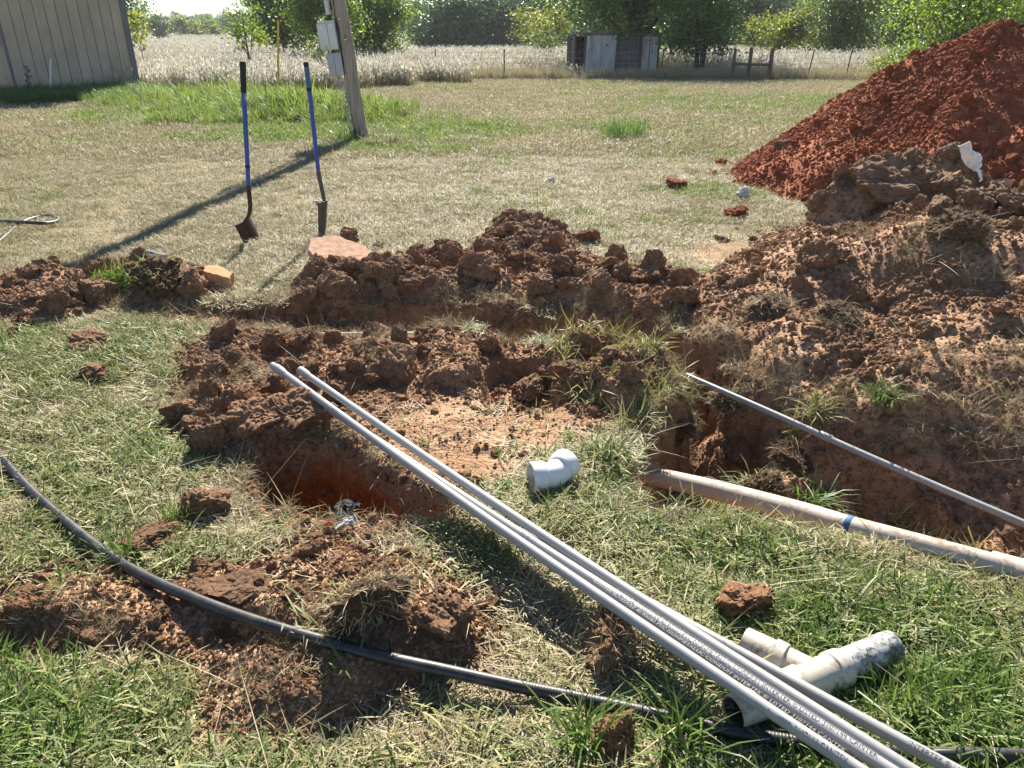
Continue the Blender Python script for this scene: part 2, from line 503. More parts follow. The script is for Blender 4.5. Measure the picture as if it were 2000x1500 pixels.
SPOIL = poly([(1318, 636), (1400, 690), (1470, 730), (1610, 790), (1790, 830), (2060, 856), (2500, 893)]).tolist() + [(5.2, 3.4), (5.2, 6.6), (3.8, 7.4), (3.0, 7.0)] + poly([(1540, 455), (1480, 478), (1440, 510), (1370, 545), (1325, 585)]).tolist()
SPOIL = np.array(SPOIL)
def spoil_h(x, y):
    d = sd_poly(x, y, SPOIL) + 0.06 * fbm2(x, y, 3.5, 3, 59)
    cap = np.interp(x, [0.8, 1.6, 2.4, 3.2, 5.0], [0.12, 0.30, 0.52, 0.72, 0.9])
    up = cap * (1 - np.exp(-0.62 * np.clip(d, 0, None) / cap))
    up = up * (1 + 0.30 * fbm2(x, y, 1.1, 3, 52))
    return np.where(d > 0, up + sstep(0, 0.12, d) * rough_soil(x, y, 50, 0.9), np.clip(d * 0.6, -0.06, 0))

KNOB = np.array([3.35, 6.35])
def knob_h(x, y):
    r = np.hypot((x - KNOB[0]) / 0.85, (y - KNOB[1]) / 0.6) + 0.10 * fbm2(x, y, 1.8, 3, 61)
    h = 0.78 * np.clip(1 - r, -0.1, None)
    h = np.where(h > 0, 0.62 * np.sqrt(np.clip(1 - r, 0, 1)), h * 0.5)
    return np.where(h > 0, h + sstep(0, 0.2, h) * (0.13 * lumps(x, y, 0.34, 63) + 0.06 * lumps(x, y, 0.15, 64) + 0.03 * lumps(x, y, 0.07, 66) + 0.06 * fbm2(x, y, 2.5, 5, 65, 0.6)), h)

RIDGE = poly([(562, 592), (556, 568), (610, 554), (700, 546), (800, 508), (900, 508), (1000, 500), (1130, 505), (1260, 535), (1360, 560), (1400, 620), (1340, 640), (1200, 612), (1100, 600), (900, 590), (700, 586)])
SMALL = poly([(918, 492), (935, 470), (985, 458), (1060, 455), (1120, 470), (1145, 492), (1110, 512), (1030, 518), (950, 510)])
LEFTR = poly([(-160, 650), (-150, 560), (0, 548), (120, 545), (200, 540), (250, 528), (330, 522), (400, 535), (455, 550), (445, 575), (370, 592), (290, 600), (200, 605), (130, 632), (60, 638), (0, 632)])
MOUND = poly([(335, 840), (345, 760), (360, 695), (430, 656), (560, 668), (700, 678), (830, 676), (845, 705), (770, 752), (690, 765), (640, 800), (640, 845), (560, 860), (500, 880), (440, 895), (390, 870)])
SODS = poly([(1075, 705), (1090, 675), (1180, 672), (1310, 705), (1325, 755), (1285, 798), (1232, 836), (1190, 815), (1130, 790), (1100, 750)])
FRONT = poly([(-200, 1190), (-60, 1150), (0, 1150), (100, 1122), (200, 1130), (260, 1150), (330, 1150), (400, 1115), (480, 1095), (570, 1045), (650, 1042), (760, 1080), (860, 1100), (930, 1150), (955, 1240), (930, 1300), (850, 1320), (790, 1345), (690, 1405), (560, 1440), (430, 1440), (350, 1395), (390, 1345), (330, 1300), (200, 1290), (100, 1300), (0, 1285), (-200, 1300)])
DENT = poly([(560, 1310), (440, 1290), (400, 1250), (420, 1205), (520, 1215), (600, 1260), (640, 1300)])
_front0 = flat_heap(FRONT, 0.038, 0.4, 110, 0.5, 0.05)
def front_h(x, y):
    h = _front0(x, y)
    return np.where(h > 0, h - 0.06 * sstep(0, 0.06, sd_poly(x, y, DENT)) * sstep(0, 0.05, h), h)

HEAPS = [
    # name, label, category, function, bbox, step, material key, clod key
    ("red_dirt_pile", "tall pile of brick-red dirt on the right edge of the lawn", "dirt pile", red_h, (2.2, 9.2, 5.9, 12.6), 0.034, 'red_heap', 'red'),
    ("brown_spoil_bank", "long bank of brown crumbly soil beyond the trench, below the red pile", "dirt pile", spoil_h, (0.7, 5.2, 2.4, 7.6), 0.02, 'brown_heap', 'brown'),
    ("grey_clay_hump", "grey-brown lumpy clay hump in front of the red pile, under the white plastic scrap", "dirt pile", knob_h, (2.1, 4.6, 5.4, 7.3), 0.02, 'grey_heap', 'grey'),
    ("spoil_ridge", "ridge of dark brown clods behind the trench in the middle of the picture", "dirt pile", flat_heap(RIDGE, 0.075, 0.45, 70, 1.15), (-2.0, 1.9, 4.1, 6.4), 0.016, 'brown_heap', 'brown'),
    ("small_dirt_heap", "small round heap of crumbly brown dirt standing on the lawn behind the spoil ridge", "dirt pile", flat_heap(SMALL, 0.24, 0.75, 80, 0.8), (-0.7, 0.95, 5.2, 6.9), 0.018, 'brown_heap', 'brown'),
    ("low_spoil_ridge", "low ridge of brown clods with grass on it at the left edge behind the grass", "dirt pile", flat_heap(LEFTR, 0.17, 0.7, 90, 1.1), (-4.6, -1.6, 3.9, 5.9), 0.016, 'brown_heap', 'brown'),
    ("clod_mound", "mound of broken brown clods under the far ends of the conduits", "dirt pile", flat_heap(MOUND, 0.045, 0.5, 100, 0.65), (-2.2, -0.2, 2.6, 4.6), 0.013, 'brown_heap', 'brown'),
    ("sod_mound", "mound of overturned sod with hanging grass at the bend of the trench", "dirt pile", flat_heap(SODS, 0.16, 0.9, 105, 1.2), (0.1, 1.3, 2.8, 4.2), 0.013, 'brown_heap', 'brown'),
    ("spread_spoil", "low spread of brown soil under the black pipe in the foreground", "dirt pile", front_h, (-2.9, 0.1, 1.1, 2.5), 0.011, 'tan_heap', 'tan'),
]
HF = [h[3] for h in HEAPS]
HB = [h[4] for h in HEAPS]

def heap_max(x, y):
    x = np.asarray(x, float); y = np.asarray(y, float)
    r = np.full(x.shape, -0.1)
    for f, b in zip(HF, HB):
        m = (x > b[0]) & (x < b[1]) & (y > b[2]) & (y < b[3])
        if m.any():
            r[m] = np.maximum(r[m], f(x[m], y[m]))
    return r

def surf(x, y):
    x = np.atleast_1d(np.asarray(x, float)); y = np.atleast_1d(np.asarray(y, float))
    return ground_h(x, y) + np.maximum(heap_max(x, y), 0)

def surf1(x, y): return float(surf([x], [y])[0])

def hit(px, py, tmax=25.0):
    """where the line of sight through a pixel of the photograph meets the modelled ground"""
    dx, dy, dz = ray(px, py)
    t = np.linspace(1.0, tmax, 900)
    zz = CAM_H + dz * t - surf(dx * t, dy * t)
    i = int(np.argmax(zz < 0)) if (zz < 0).any() else len(t) - 1
    a, b = t[max(i - 1, 0)], t[i]
    t2 = np.linspace(a, b, 12)
    z2 = CAM_H + dz * t2 - surf(dx * t2, dy * t2)
    j = int(np.argmax(z2 < 0)) if (z2 < 0).any() else 11
    return Vector((dx * t2[j], dy * t2[j], CAM_H + dz * t2[j]))

# ------------------------------------------------------------------ masks shared by the ground colour and the grass
def soil_mask(x, y):
    x = np.asarray(x, float); y = np.asarray(y, float)
    s = np.zeros(x.shape)
    m = (np.abs(x) < 6) & (y < 8)
    if m.any():
        xm, ym = x[m], y[m]
        jit = 0.05 * fbm2(xm, ym, 5, 4, 201)
        r = sstep(-0.03, 0.03, sd_poly(xm, ym, TRENCH) + jit)
        r = np.maximum(r, sstep(-0.10, -0.05, sd_poly(xm, ym, HOLE) + jit))
        r = np.maximum(r, sstep(-0.06, 0.08, sd_poly(xm, ym, BARE) + 2.0 * jit))
        s[m] = r
    h = heap_max(x, y)
    s = np.maximum(s, sstep(-0.05, 0.0, h))
    # scraped patches on the lawn
    for px, py, rad in ((1262, 420, 0.30), (1440, 500, 0.5), (640, 470, 0.0), (470, 620, 0.28), (170, 745, 0.16), (240, 735, 0.12), (300, 1050, 0.15), (600, 1000, 0.2), (500, 940, 0.2), (700, 1045, 0.25), (1200, 1330, 0.16), (90, 1240, 0.2)):
        if rad:
            c = at(px, py)
            s = np.maximum(s, 0.6 * sstep(1.15, 0.45, np.hypot(x - c.x, y - c.y) / rad + 0.7 * fbm2(x, y, 4, 4, 207)))
    return s

GREENS = [poly([(-60, 640), (120, 640), (200, 640), (420, 640), (380, 700), (280, 760), (380, 800), (420, 860), (330, 990), (200, 930), (60, 860), (-60, 830)]),
          poly([(-60, 1290), (200, 1300), (390, 1350), (350, 1410), (440, 1450), (700, 1420), (900, 1330), (1000, 1200), (1010, 1290), (1150, 1390), (1300, 1440), (1420, 1470), (1420, 1600), (-60, 1600)]),
          poly([(1480, 1030), (1700, 1080), (2060, 1150), (2060, 1600), (1800, 1500), (1400, 1230), (1500, 1150), (1440, 1080)])]
def green_mask(x, y):
    """how green the low grass is"""
    x = np.asarray(x, float); y = np.asarray(y, float)
    n = fbm2(x, y, 1.2, 4, 220)
    g = np.clip(0.30 + 0.35 * n, 0, 1) * sstep(5.5, 4.0, y) + np.clip(0.10 + 0.22 * fbm2(x, y, 0.35, 3, 223) + 0.1 * n, 0, 1) * sstep(4.0, 5.5, y)
    m = (np.abs(x) < 6) & (y < 7)
    if m.any():
        xm, ym = x[m], y[m]
        for pg in GREENS:
            g[m] = np.maximum(g[m], sstep(-0.15, 0.35, sd_poly(xm, ym, pg) + 0.18 * n[m]) * (0.75 + 0.3 * n[m]))
    # greener lawn round the utility pole and in front of the shed
    for (cx, cy, rx, ry, k) in ((-3.4, 15.4, 3.9, 2.9, 0.8), (-6.3, 19.5, 5.4, 4.0, 0.8), (-2.0, 13.2, 1.9, 1.3, 0.65), (2.0, 15.8, 1.4, 1.0, 0.6), (2.3, 8.8, 1.0, 0.5, 0.6), (1.1, 5.5, 0.6, 0.3, 0.8), (9, 22, 8, 4, 0.45), (2.6, 11.5, 1.5, 1.0, 0.4)):
        q = np.hypot((x - cx) / rx, (y - cy) / ry) + 0.25 * n
        g = np.maximum(g, k * sstep(1.1, 0.55, q))
    return np.clip(g, 0, 1)

# ------------------------------------------------------------------ ground mesh
def axis(lo, hi, step, far_lo, far_hi, grow):
    c = list(np.arange(lo, hi + 1e-6, step))
    s = step; v = hi; right = []
    while v < far_hi:
        s *= grow; v += s; right.append(v)
    s = step; v = lo; left = []
    while v > far_lo:
        s *= grow; v -= s; left.append(v)
    return np.array(left[::-1] + c + right)

def build_ground():
    gx = axis(-2.3, 2.7, 0.0125, -650, 650, 1.06)
    gy = axis(1.0, 4.95, 0.0125, -30, 900, 1.04)
    X, Y = np.meshgrid(gx, gy)
    x, y = X.ravel(), Y.ravel()
    z = ground_h(x, y)
    nx, ny = len(gx), len(gy)
    i = (np.arange(ny - 1)[:, None] * nx + np.arange(nx - 1)[None, :]).ravel()
    f = np.stack([i, i + 1, i + nx + 1, i + nx], 1)
    soil = soil_mask(x, y); green = green_mask(x, y)
    ch = at(690, 960); clay_amt = np.clip(0.06 + sstep(1.0, 0.4, np.hypot(x - ch.x, y - ch.y)) + 0.08 * sstep(0.55, 0.1, np.hypot(x - 0.5, y - 2.7)), 0, 1)
    cp_ = at(960, 850); pale = 0.9 * sstep(1.1, 0.35, np.hypot((x - cp_.x) / 0.55, (y - cp_.y) / 0.5) + 0.25 * fbm2(x, y, 4, 3, 261)) * sstep(-0.06, -0.01, z)
    t = NT("lawn_and_soil")
    p = t.pos()
    base, a, b, g = soil_nodes(t, p, BROWN, 1.0)
    tanb, _a, _b, _g = soil_nodes(t, p, [(0.27, 0.155, 0.088), (0.42, 0.26, 0.155), (0.54, 0.365, 0.235)], 1.0)
    base = t.mix(t.attr("pale"), base, tanb)
    sep = t.new("ShaderNodeSeparateXYZ"); t.l(p, sep.inputs[0])
    # orange clay lies a hand below the topsoil
    clay = t.ramp(t.noise(p, 9, 5, 0.65), [(0.3, (0.20, 0.07, 0.025)), (0.5, (0.38, 0.135, 0.038)), (0.7, (0.58, 0.23, 0.05))])
    depth = t.math('ADD', sep.outputs[2], t.math('MULTIPLY', t.math('SUBTRACT', t.noise(p, 7, 3, 0.5), 0.5), 0.22))
    base = t.mix(t.math('MULTIPLY', t.mapr(depth, -0.08, -0.18), t.attr("clay")), base, clay)
    thatch = t.ramp(t.noise(p, 55, 4, 0.75), [(0.28, (0.12, 0.095, 0.06)), (0.5, (0.30, 0.25, 0.16)), (0.72, (0.46, 0.40, 0.275))])
    patch = t.ramp(t.noise(p, 0.9, 4, 0.6), [(0.35, (0.85, 0.85, 0.8)), (0.65, (1.15, 1.1, 1.1))])
    thatch = t.mix(1.0, thatch, patch, 'MULTIPLY')
    gr = t.ramp(t.noise(p, 45, 4, 0.75), [(0.28, (0.03, 0.05, 0.015)), (0.55, (0.10, 0.135, 0.04)), (0.75, (0.20, 0.21, 0.09))])
    lawn = t.mix(t.attr("green"), thatch, gr)
    col = t.mix(t.attr("soil"), lawn, base)
    vo = t.new("ShaderNodeTexVoronoi", i_Scale=60); t.l(p, vo.inputs["Vector"])
    n = t.bump(t.math('ADD', t.math('ADD', b, t.math('MULTIPLY', g, 0.6)), t.math('MULTIPLY', vo.outputs["Distance"], -0.4)), 0.9, 0.022)
    mat = t.done(t.bsdf(col, 0.95, n, 0.12))
    me = mesh_np("ground", np.stack([x, y, z], 1), f, True, {"soil": soil, "green": green, "clay": clay_amt, "pale": pale}, [mat])
    o = obj("ground", me)
    tag(o, "lawn and field ground with a trench and a square hole dug in it", None, None, "structure")
    return o
build_ground()

# ------------------------------------------------------------------ clod meshes
def clod_mesh(name, sub, seed, rough=1.0):
    rng = np.random.default_rng(seed)
    bm = bmesh.new(); bmesh.ops.create_icosphere(bm, subdivisions=sub, radius=1.0)
    v = np.array([p.co[:] for p in bm.verts]); f = np.array([[q.index for q in p.verts] for p in bm.faces])
    bm.free()
    v = v * (1 + 0.25 * fbm3(v, 1.1, 2, seed)[:, None])
    for _ in range(8):
        n = rng.normal(size=3); n /= np.linalg.norm(n)
        d = v @ n; off = rng.uniform(0.5, 0.85)
        over = np.clip(d - off, 0, None)
        v = v - (over * 0.92)[:, None] * n
    nrm = v / np.linalg.norm(v, axis=1)[:, None]
    dsp = 0.14 * fbm3(v, 2.6, 6, seed + 3, 0.62)
    if sub >= 4:
        dsp = dsp + 0.06 * np.abs(fbm3(v, 7, 3, seed + 5)) + 0.032 * fbm3(v, 19, 2, seed + 6) - 0.10 * np.clip(0.09 - np.abs(fbm3(v, 1.7, 3, seed + 7)), 0, 1) / 0.09
    v = v + nrm * (dsp * rough)[:, None]
    v = v * np.array([1.0, rng.uniform(0.8, 1.0), rng.uniform(0.75, 1.0)])
    me = mesh_np(name, v, f, False)
    me.materials.append(M['brown'])
    return me

CL_BIG = [clod_mesh("clod_shape", 5, 300 + k) for k in range(12)]
CL_MED = [clod_mesh("clod_shape", 4, 340 + k) for k in range(10)]
CL_SML = [clod_mesh("crumb_shape", 2, 370 + k, 1.3) for k in range(8)]

def with_mat(meshes, key):
    out = []
    for m in meshes:
        c = m.copy(); c.materials.clear(); c.materials.append(M[key]); out.append(c)
    return out
CS = {k: with_mat(CL_SML, k) for k in ('brown', 'red', 'grey', 'tan')}
def coat(o, key):
    """own material on an object that shares its mesh"""
    o.material_slots[0].link = 'OBJECT'; o.material_slots[0].material = M[key] if isinstance(key, str) else key

# ------------------------------------------------------------------ scattering (geometry nodes) for what nobody could count
def variants(name, meshes):
    c = bpy.data.collections.new(name)
    for k, m in enumerate(meshes):
        o = bpy.data.objects.new("%s_%02d" % (name, k), m); c.objects.link(o)
    return c

def scatter(name, P, R, S, coll, nvar, parent=None, seed=0):
    rng = np.random.default_rng(seed)
    P = np.asarray(P, np.float32); n = len(P)
    org = np.array(parent.location[:], np.float32) if parent is not None else np.zeros(3, np.float32)
    me = bpy.data.meshes.new(name)
    me.vertices.add(n); me.vertices.foreach_set("co", (P - org).astype(np.float32).ravel())
    a = me.attributes.new("turn", 'FLOAT_VECTOR', 'POINT'); a.data.foreach_set("vector", np.asarray(R, np.float32).ravel())
    S = np.asarray(S, np.float32)
    if S.ndim == 1: S = np.repeat(S[:, None], 3, 1)
    a = me.attributes.new("size", 'FLOAT_VECTOR', 'POINT'); a.data.foreach_set("vector", S.ravel())
    a = me.attributes.new("pick", 'INT', 'POINT'); a.data.foreach_set("value", rng.integers(0, nvar, n).astype(np.int32))
    me.update()
    o = obj(name, me, parent)
    ng = bpy.data.node_groups.new(name, 'GeometryNodeTree')
    ng.interface.new_socket("Geometry", in_out='INPUT', socket_type='NodeSocketGeometry')
    ng.interface.new_socket("Geometry", in_out='OUTPUT', socket_type='NodeSocketGeometry')
    N = ng.nodes; L = ng.links
    gi = N.new("NodeGroupInput"); go = N.new("NodeGroupOutput")
    ci = N.new("GeometryNodeCollectionInfo"); ci.inputs["Collection"].default_value = coll
    ci.inputs["Separate Children"].default_value = True; ci.inputs["Reset Children"].default_value = True
    ip = N.new("GeometryNodeInstanceOnPoints"); ip.inputs["Pick Instance"].default_value = True
    def na(nm, ty):
        q = N.new("GeometryNodeInputNamedAttribute"); q.data_type = ty; q.inputs["Name"].default_value = nm; return q.outputs["Attribute"]
    e = N.new("FunctionNodeEulerToRotation")
    L.new(na("turn", 'FLOAT_VECTOR'), e.inputs[0])
    L.new(gi.outputs[0], ip.inputs["Points"]); L.new(ci.outputs[0], ip.inputs["Instance"])
    L.new(na("pick", 'INT'), ip.inputs["Instance Index"]); L.new(e.outputs[0], ip.inputs["Rotation"]); L.new(na("size", 'FLOAT_VECTOR'), ip.inputs["Scale"])
    L.new(ip.outputs[0], go.inputs[0])
    md = o.modifiers.new("scatter", 'NODES'); md.node_group = ng
    o["kind"] = "stuff"
    return o

CRUMBS = {k: variants("crumb_" + k, CS[k]) for k in CS}

def rand_turn(rng, n): return rng.uniform(-math.pi, math.pi, (n, 3))

# ------------------------------------------------------------------ heaps, each a thing with its clods
def place_clod(meshes, key, rng, x, y, s, parent=None, sink=0.25, name="clod", z=None, flat=1.0):
    o = bpy.data.objects.new(name, meshes[int(rng.integers(len(meshes)))])
    zz = surf1(x, y) if z is None else z
    p = Vector((x, y, zz + s * (0.62 - sink) * flat))
    o.location = p - parent.location if parent is not None else p
    o.rotation_euler = (rng.uniform(-0.5, 0.5), rng.uniform(-0.5, 0.5), rng.uniform(0, 6.28))
    o.scale = (s, s, s * flat)
    link(o, parent); coat(o, key)
    return o

HEAP_OBJ = {}
# name: (individual clods, smallest and largest half-size, crumbs, crumb half-size)
CLODS = {"red_dirt_pile": (140, 0.03, 0.075, 38000, 0.0085), "brown_spoil_bank": (240, 0.025, 0.075, 46000, 0.0068), "grey_clay_hump": (55, 0.035, 0.12, 6000, 0.007),
         "spoil_ridge": (150, 0.03, 0.115, 18000, 0.0068), "small_dirt_heap": (60, 0.025, 0.07, 6000, 0.0085), "low_spoil_ridge": (80, 0.03, 0.10, 9000, 0.007),
         "clod_mound": (110, 0.02, 0.085, 13000, 0.0052), "sod_mound": (36, 0.025, 0.07, 5000, 0.0052), "spread_spoil": (150, 0.009, 0.038, 30000, 0.0032)}

def build_heap(name, label, cat, fn, bb, step, mkey, ckey):
    rng = np.random.default_rng(len(name) * 131 + ord(name[0]))
    gx = np.arange(bb[0], bb[1], step); gy = np.arange(bb[2], bb[3], step)
    X, Y = np.meshgrid(gx, gy); x, y = X.ravel(), Y.ravel()
    h = fn(x, y); z = ground_h(x, y) + h
    nx, ny = len(gx), len(gy)
    i = (np.arange(ny - 1)[:, None] * nx + np.arange(nx - 1)[None, :]).ravel()
    f = np.stack([i, i + 1, i + nx + 1, i + nx], 1)
    f = f[(h[f] > -0.025).all(1) & (h[f] > 0).any(1)]
    used = np.unique(f); remap = np.full(len(x), -1); remap[used] = np.arange(len(used))
    v = np.stack([x, y, z], 1)[used]
    base = Vector((float(v[:, 0].mean()), float(v[:, 1].mean()), 0.0))
    me = mesh_np(name, v - np.array(base), remap[f], True, None, [M[mkey]])
    o = obj(name, me, None, base)
    tag(o, label, cat, "soil heaps round the trench")
    HEAP_OBJ[name] = o
    bpy.context.view_layer.update()
    n1, s0, s1, n2, cs = CLODS[name]
    # crumbs spill a little past the foot of the heap
    qx = rng.uniform(bb[0], bb[1], n2 * 4); qy = rng.uniform(bb[2], bb[3], n2 * 4)
    hq = fn(qx, qy)
    ok = hq > -0.05 + 0.05 * rng.random(len(qx))
    drift = sstep(-0.45, 0.5, fbm2(qx, qy, 2.2 if name != 'red_dirt_pile' else 0.9, 3, 611))
    ok &= rng.random(len(qx)) < 0.35 + 0.65 * drift
    if name == "red_dirt_pile": ok &= (qy < APEX[1] + 1.8)
    qx, qy = qx[ok][:n2], qy[ok][:n2]
    s = cs * (1 + rng.pareto(2.1, len(qx)) * 0.8); s = np.clip(s, cs, cs * 3.6)
    if name == "red_dirt_pile": s = s * np.clip((qy / 7.5), 0.8, 1.3)
    P = np.stack([qx, qy, ground_h(qx, qy) + np.maximum(fn(qx, qy), 0) + s * (0.12 if ckey == 'tan' else -0.05)], 1)
    c = scatter("soil_crumbs", P, rand_turn(rng, len(P)), s, CRUMBS[ckey], len(CS[ckey]), o, 5)
    # clods that can be told apart
    ca = rng.uniform(bb[0], bb[1], n1 * 14); cb = rng.uniform(bb[2], bb[3], n1 * 14)
    ch = fn(ca, cb)
    keep = ch > np.where(rng.random(len(ca)) < 0.25, -0.02, 0.02)
    keep &= rng.random(len(ca)) < 0.15 + 0.85 * sstep(-0.5, 0.4, fbm2(ca, cb, 1.7, 2, 613))
    if name == "red_dirt_pile": keep &= cb < APEX[1] + 0.5
    ca, cb, ch = ca[keep][:n1], cb[keep][:n1], ch[keep][:n1]
    cz = ground_h(ca, cb) + np.maximum(ch, 0)
    for k in range(len(ca)):
        s_ = s0 + (s1 - s0) * rng.random() ** 1.9
        place_clod(CL_BIG if s_ > 0.5 * (s0 + s1) else CL_MED, ckey, rng, float(ca[k]), float(cb[k]), s_, o, 0.2 + 0.25 * rng.random(), z=float(cz[k]))
    return o
for H in HEAPS:
    build_heap(*H)

# crumbs and small clods lying loose on the bare soil, in the trench and about the hole
def loose_crumbs():
    rng = np.random.default_rng(77)
    n = 95000
    x = rng.uniform(-2.4, 3.0, n); y = rng.uniform(1.6, 5.2, n)
    sm = soil_mask(x, y)
    ok = ((sm > 0.5) & (heap_max(x, y) < 0.0)) | ((sm > 0.03) & (sm <= 0.5) & (rng.random(n) < 0.5)) | (rng.random(n) < 0.02)
    cq = at(960, 850); ok &= (rng.random(n) < 0.22) | (np.hypot((x - cq.x) / 0.5, (y - cq.y) / 0.42) > 0.9)
    x, y = x[ok][:34000], y[ok][:34000]
    s = 0.004 * (1 + rng.pareto(2.4, len(x))); s = np.clip(s, 0.004, 0.03)
    P = np.stack([x, y, surf(x, y) + s * 0.05], 1)
    o = scatter("loose_soil", P, rand_turn(rng, len(P)), s, CRUMBS['brown'], len(CS['brown']), None, 8)
    tag(o, "loose brown soil crumbs on the bare ground round the trench", "soil")
loose_crumbs()

# ------------------------------------------------------------------ near shed at the left edge
def siding_mat(name, col, var, streak):
    t = NT(name)
    mp = t.new("ShaderNodeMapping"); mp.inputs["Scale"].default_value = (6, 6, 0.5); t.l(t.coord(), mp.inputs[0])
    a = t.noise(mp.outputs[0], 3, 6, 0.7)
    b = t.noise(t.coord(), 1.2, 4, 0.6)
    c = t.ramp(t.math('ADD', t.math('MULTIPLY', a, 0.6), t.math('MULTIPLY', b, 0.4)), [(0.3, tuple(x * (1 - var) for x in col)), (0.5, col), (0.7, tuple(min(1, x * (1 + var)) for x in col))])
    c = t.mix(1.0, c, t.ramp(t.rnd(), [(0, (0.93, 0.93, 0.93)), (1, (1.06, 1.05, 1.04))]), 'MULTIPLY')
    sep = t.new("ShaderNodeSeparateXYZ"); t.l(t.pos(), sep.inputs[0])
    zz = t.math('ADD', sep.outputs[2], t.math('MULTIPLY', t.noise(t.coord(), 3, 4, 0.6), 0.9))
    c = t.mix(t.mapr(zz, 0.95, 0.45), c, streak)          # splashed mud above the grass
    return t.done(t.bsdf(c, 0.85, t.bump(a, 0.35, 0.01), 0.2))
M['siding'] = siding_mat("weathered_siding", (0.42, 0.35, 0.285), 0.2, (0.31, 0.27, 0.26))
M['trim'] = siding_mat("grey_blue_trim", (0.17, 0.165, 0.19), 0.2, (0.15, 0.15, 0.17))
M['dark_gap'] = plain("dark_gap", (0.03, 0.028, 0.026), 0.9)
M['roof_tin'] = plain("tin_roof", (0.3, 0.3, 0.31), 0.45, 0.5, 0.6, 0.2, 4)

def near_shed():
    A = at(40, 196); B = at(268, 186)                  # foot of the wall that faces the lawn
    A.z = B.z = -0.05
    d = (B - A); L = d.length; d.normalize()
    nrm = Vector((d.y, -d.x, 0))                       # out of the wall, towards the lawn
    Rm = Matrix.Rotation(math.atan2(d.y, d.x), 3, 'Z')
    root = empty("garden_shed", A + d * L / 2 - nrm * 1.6)
    tag(root, "tan wooden shed with vertical grooved siding at the left edge of the lawn", "shed")
    H, D = 4.3, 3.4
    nb = 11
    w = L / nb
    for k in range(nb):
        c = A + d * (w * (k + 0.5)) - nrm * 0.02 + Vector((0, 0, H / 2))
        MB().box(c, (w / 2 - 0.008, 0.02, H / 2), Rm).build("board", M['siding'], root)
    MB().box(A + d * L / 2 - nrm * 0.06 + Vector((0, 0, H / 2)), (L / 2, 0.012, H / 2), Rm).build("wall_backing", M['dark_gap'], root)
    MB().box(B + d * 0.075 + nrm * 0.005 + Vector((0, 0, H / 2)), (0.085, 0.035, H / 2), Rm).build("corner_trim", M['trim'], root)
    MB().box(A - d * 0.03 - nrm * 0.05 + Vector((0, 0, H / 2)), (0.028, 0.05, H / 2), Rm).build("corner_trim", M['trim'], root)
    for q, nm in ((B + d * 0.13, "side_wall"), (A - d * 0.02, "side_wall")):
        MB().box(q - nrm * (D / 2 + 0.05) + Vector((0, 0, H / 2)), (0.02, D / 2, H / 2), Rm).build(nm, M['siding'], root)
    MB().box(A + d * L / 2 - nrm * (D + 0.1) + Vector((0, 0, H / 2)), (L / 2, 0.02, H / 2), Rm).build("back_wall", M['siding'], root)
    rf = MB()
    e0, e1 = A - d * 0.35 + nrm * 0.35, B + d * 0.45 + nrm * 0.35
    b0, b1 = e0 - nrm * (D + 0.9), e1 - nrm * (D + 0.9)
    m0, m1 = (e0 + b0) / 2, (e1 + b1) / 2
    zt = Vector((0, 0, H)); zr = Vector((0, 0, H + 0.9)); th = Vector((0, 0, 0.05))
    rf.hexa([e0 + zt, e1 + zt, m1 + zr, m0 + zr, e0 + zt + th, e1 + zt + th, m1 + zr + th, m0 + zr + th])
    rf.hexa([m0 + zr, m1 + zr, b1 + zt, b0 + zt, m0 + zr + th, m1 + zr + th, b1 + zt + th, b0 + zt + th])
    rf.build("roof", M['roof_tin'], root)
    # a rail let into the corner post on the far left
    MB().box(A - d * 0.95 - nrm * 0.5 + Vector((0, 0, 1.62)), (0.9, 0.03, 0.09), Rm).build("side_rail", M['trim'], root)
    MB().box(A - d * 1.0 - nrm * 0.62 + Vector((0, 0, 1.9)), (0.03, 0.03, 1.9), Rm).build("side_post", M['siding'], root)
    return A, B, d, nrm
SHED_A, SHED_B, SHED_D, SHED_N = near_shed()

M['pvc_white'] = plain("white_pvc", (0.78, 0.79, 0.78), 0.35, 0.5, 0, 0.05, 12)
M['pvc_grey'] = plain("grey_plastic", (0.36, 0.37, 0.39), 0.4, 0.5, 0, 0.08, 12)
def stand_pipe():
    p = at(98, 194); top = atY(99, 104, p.y)
    r = empty("vent_pipe", p); tag(r, "thin white plastic pipe standing upright in front of the shed wall", "pipe")
    MB().tube([p, p + (top - p) * 0.9], 0.022, 12).build("pipe", M['pvc_white'], r, True)
    MB().tube([p + (top - p) * 0.885, top], 0.030, 12).build("coupling", M['pvc_grey'], r, True)
stand_pipe()

# ------------------------------------------------------------------ utility pole with meter boxes
def pole_mat():
    t = NT("weathered_pole_wood")
    mp = t.new("ShaderNodeMapping"); mp.inputs["Scale"].default_value = (9, 9, 0.35); t.l(t.coord(), mp.inputs[0])
    a = t.noise(mp.outputs[0], 4, 6, 0.72, 0.6)
    c = t.ramp(a, [(0.28, (0.075, 0.062, 0.052)), (0.45, (0.30, 0.255, 0.215)), (0.62, (0.43, 0.375, 0.32)), (0.8, (0.52, 0.46, 0.40))])
    return t.done(t.bsdf(c, 0.9, t.bump(a, 0.8, 0.02), 0.15))
M['pole'] = pole_mat()
M['box_grey'] = plain("galvanised_box", (0.50, 0.52, 0.54), 0.4, 0.5, 0.25, 0.08, 6)
M['box_grey2'] = plain("painted_grey_box", (0.36, 0.38, 0.43), 0.45, 0.5, 0.1, 0.08, 6)
M['black_plastic'] = plain("black_plastic", (0.018, 0.018, 0.02), 0.38, 0.5)
M['sticker_w'] = plain("white_sticker", (0.75, 0.75, 0.72), 0.5)
M['sticker_y'] = plain("yellow_sticker", (0.55, 0.45, 0.10), 0.5)

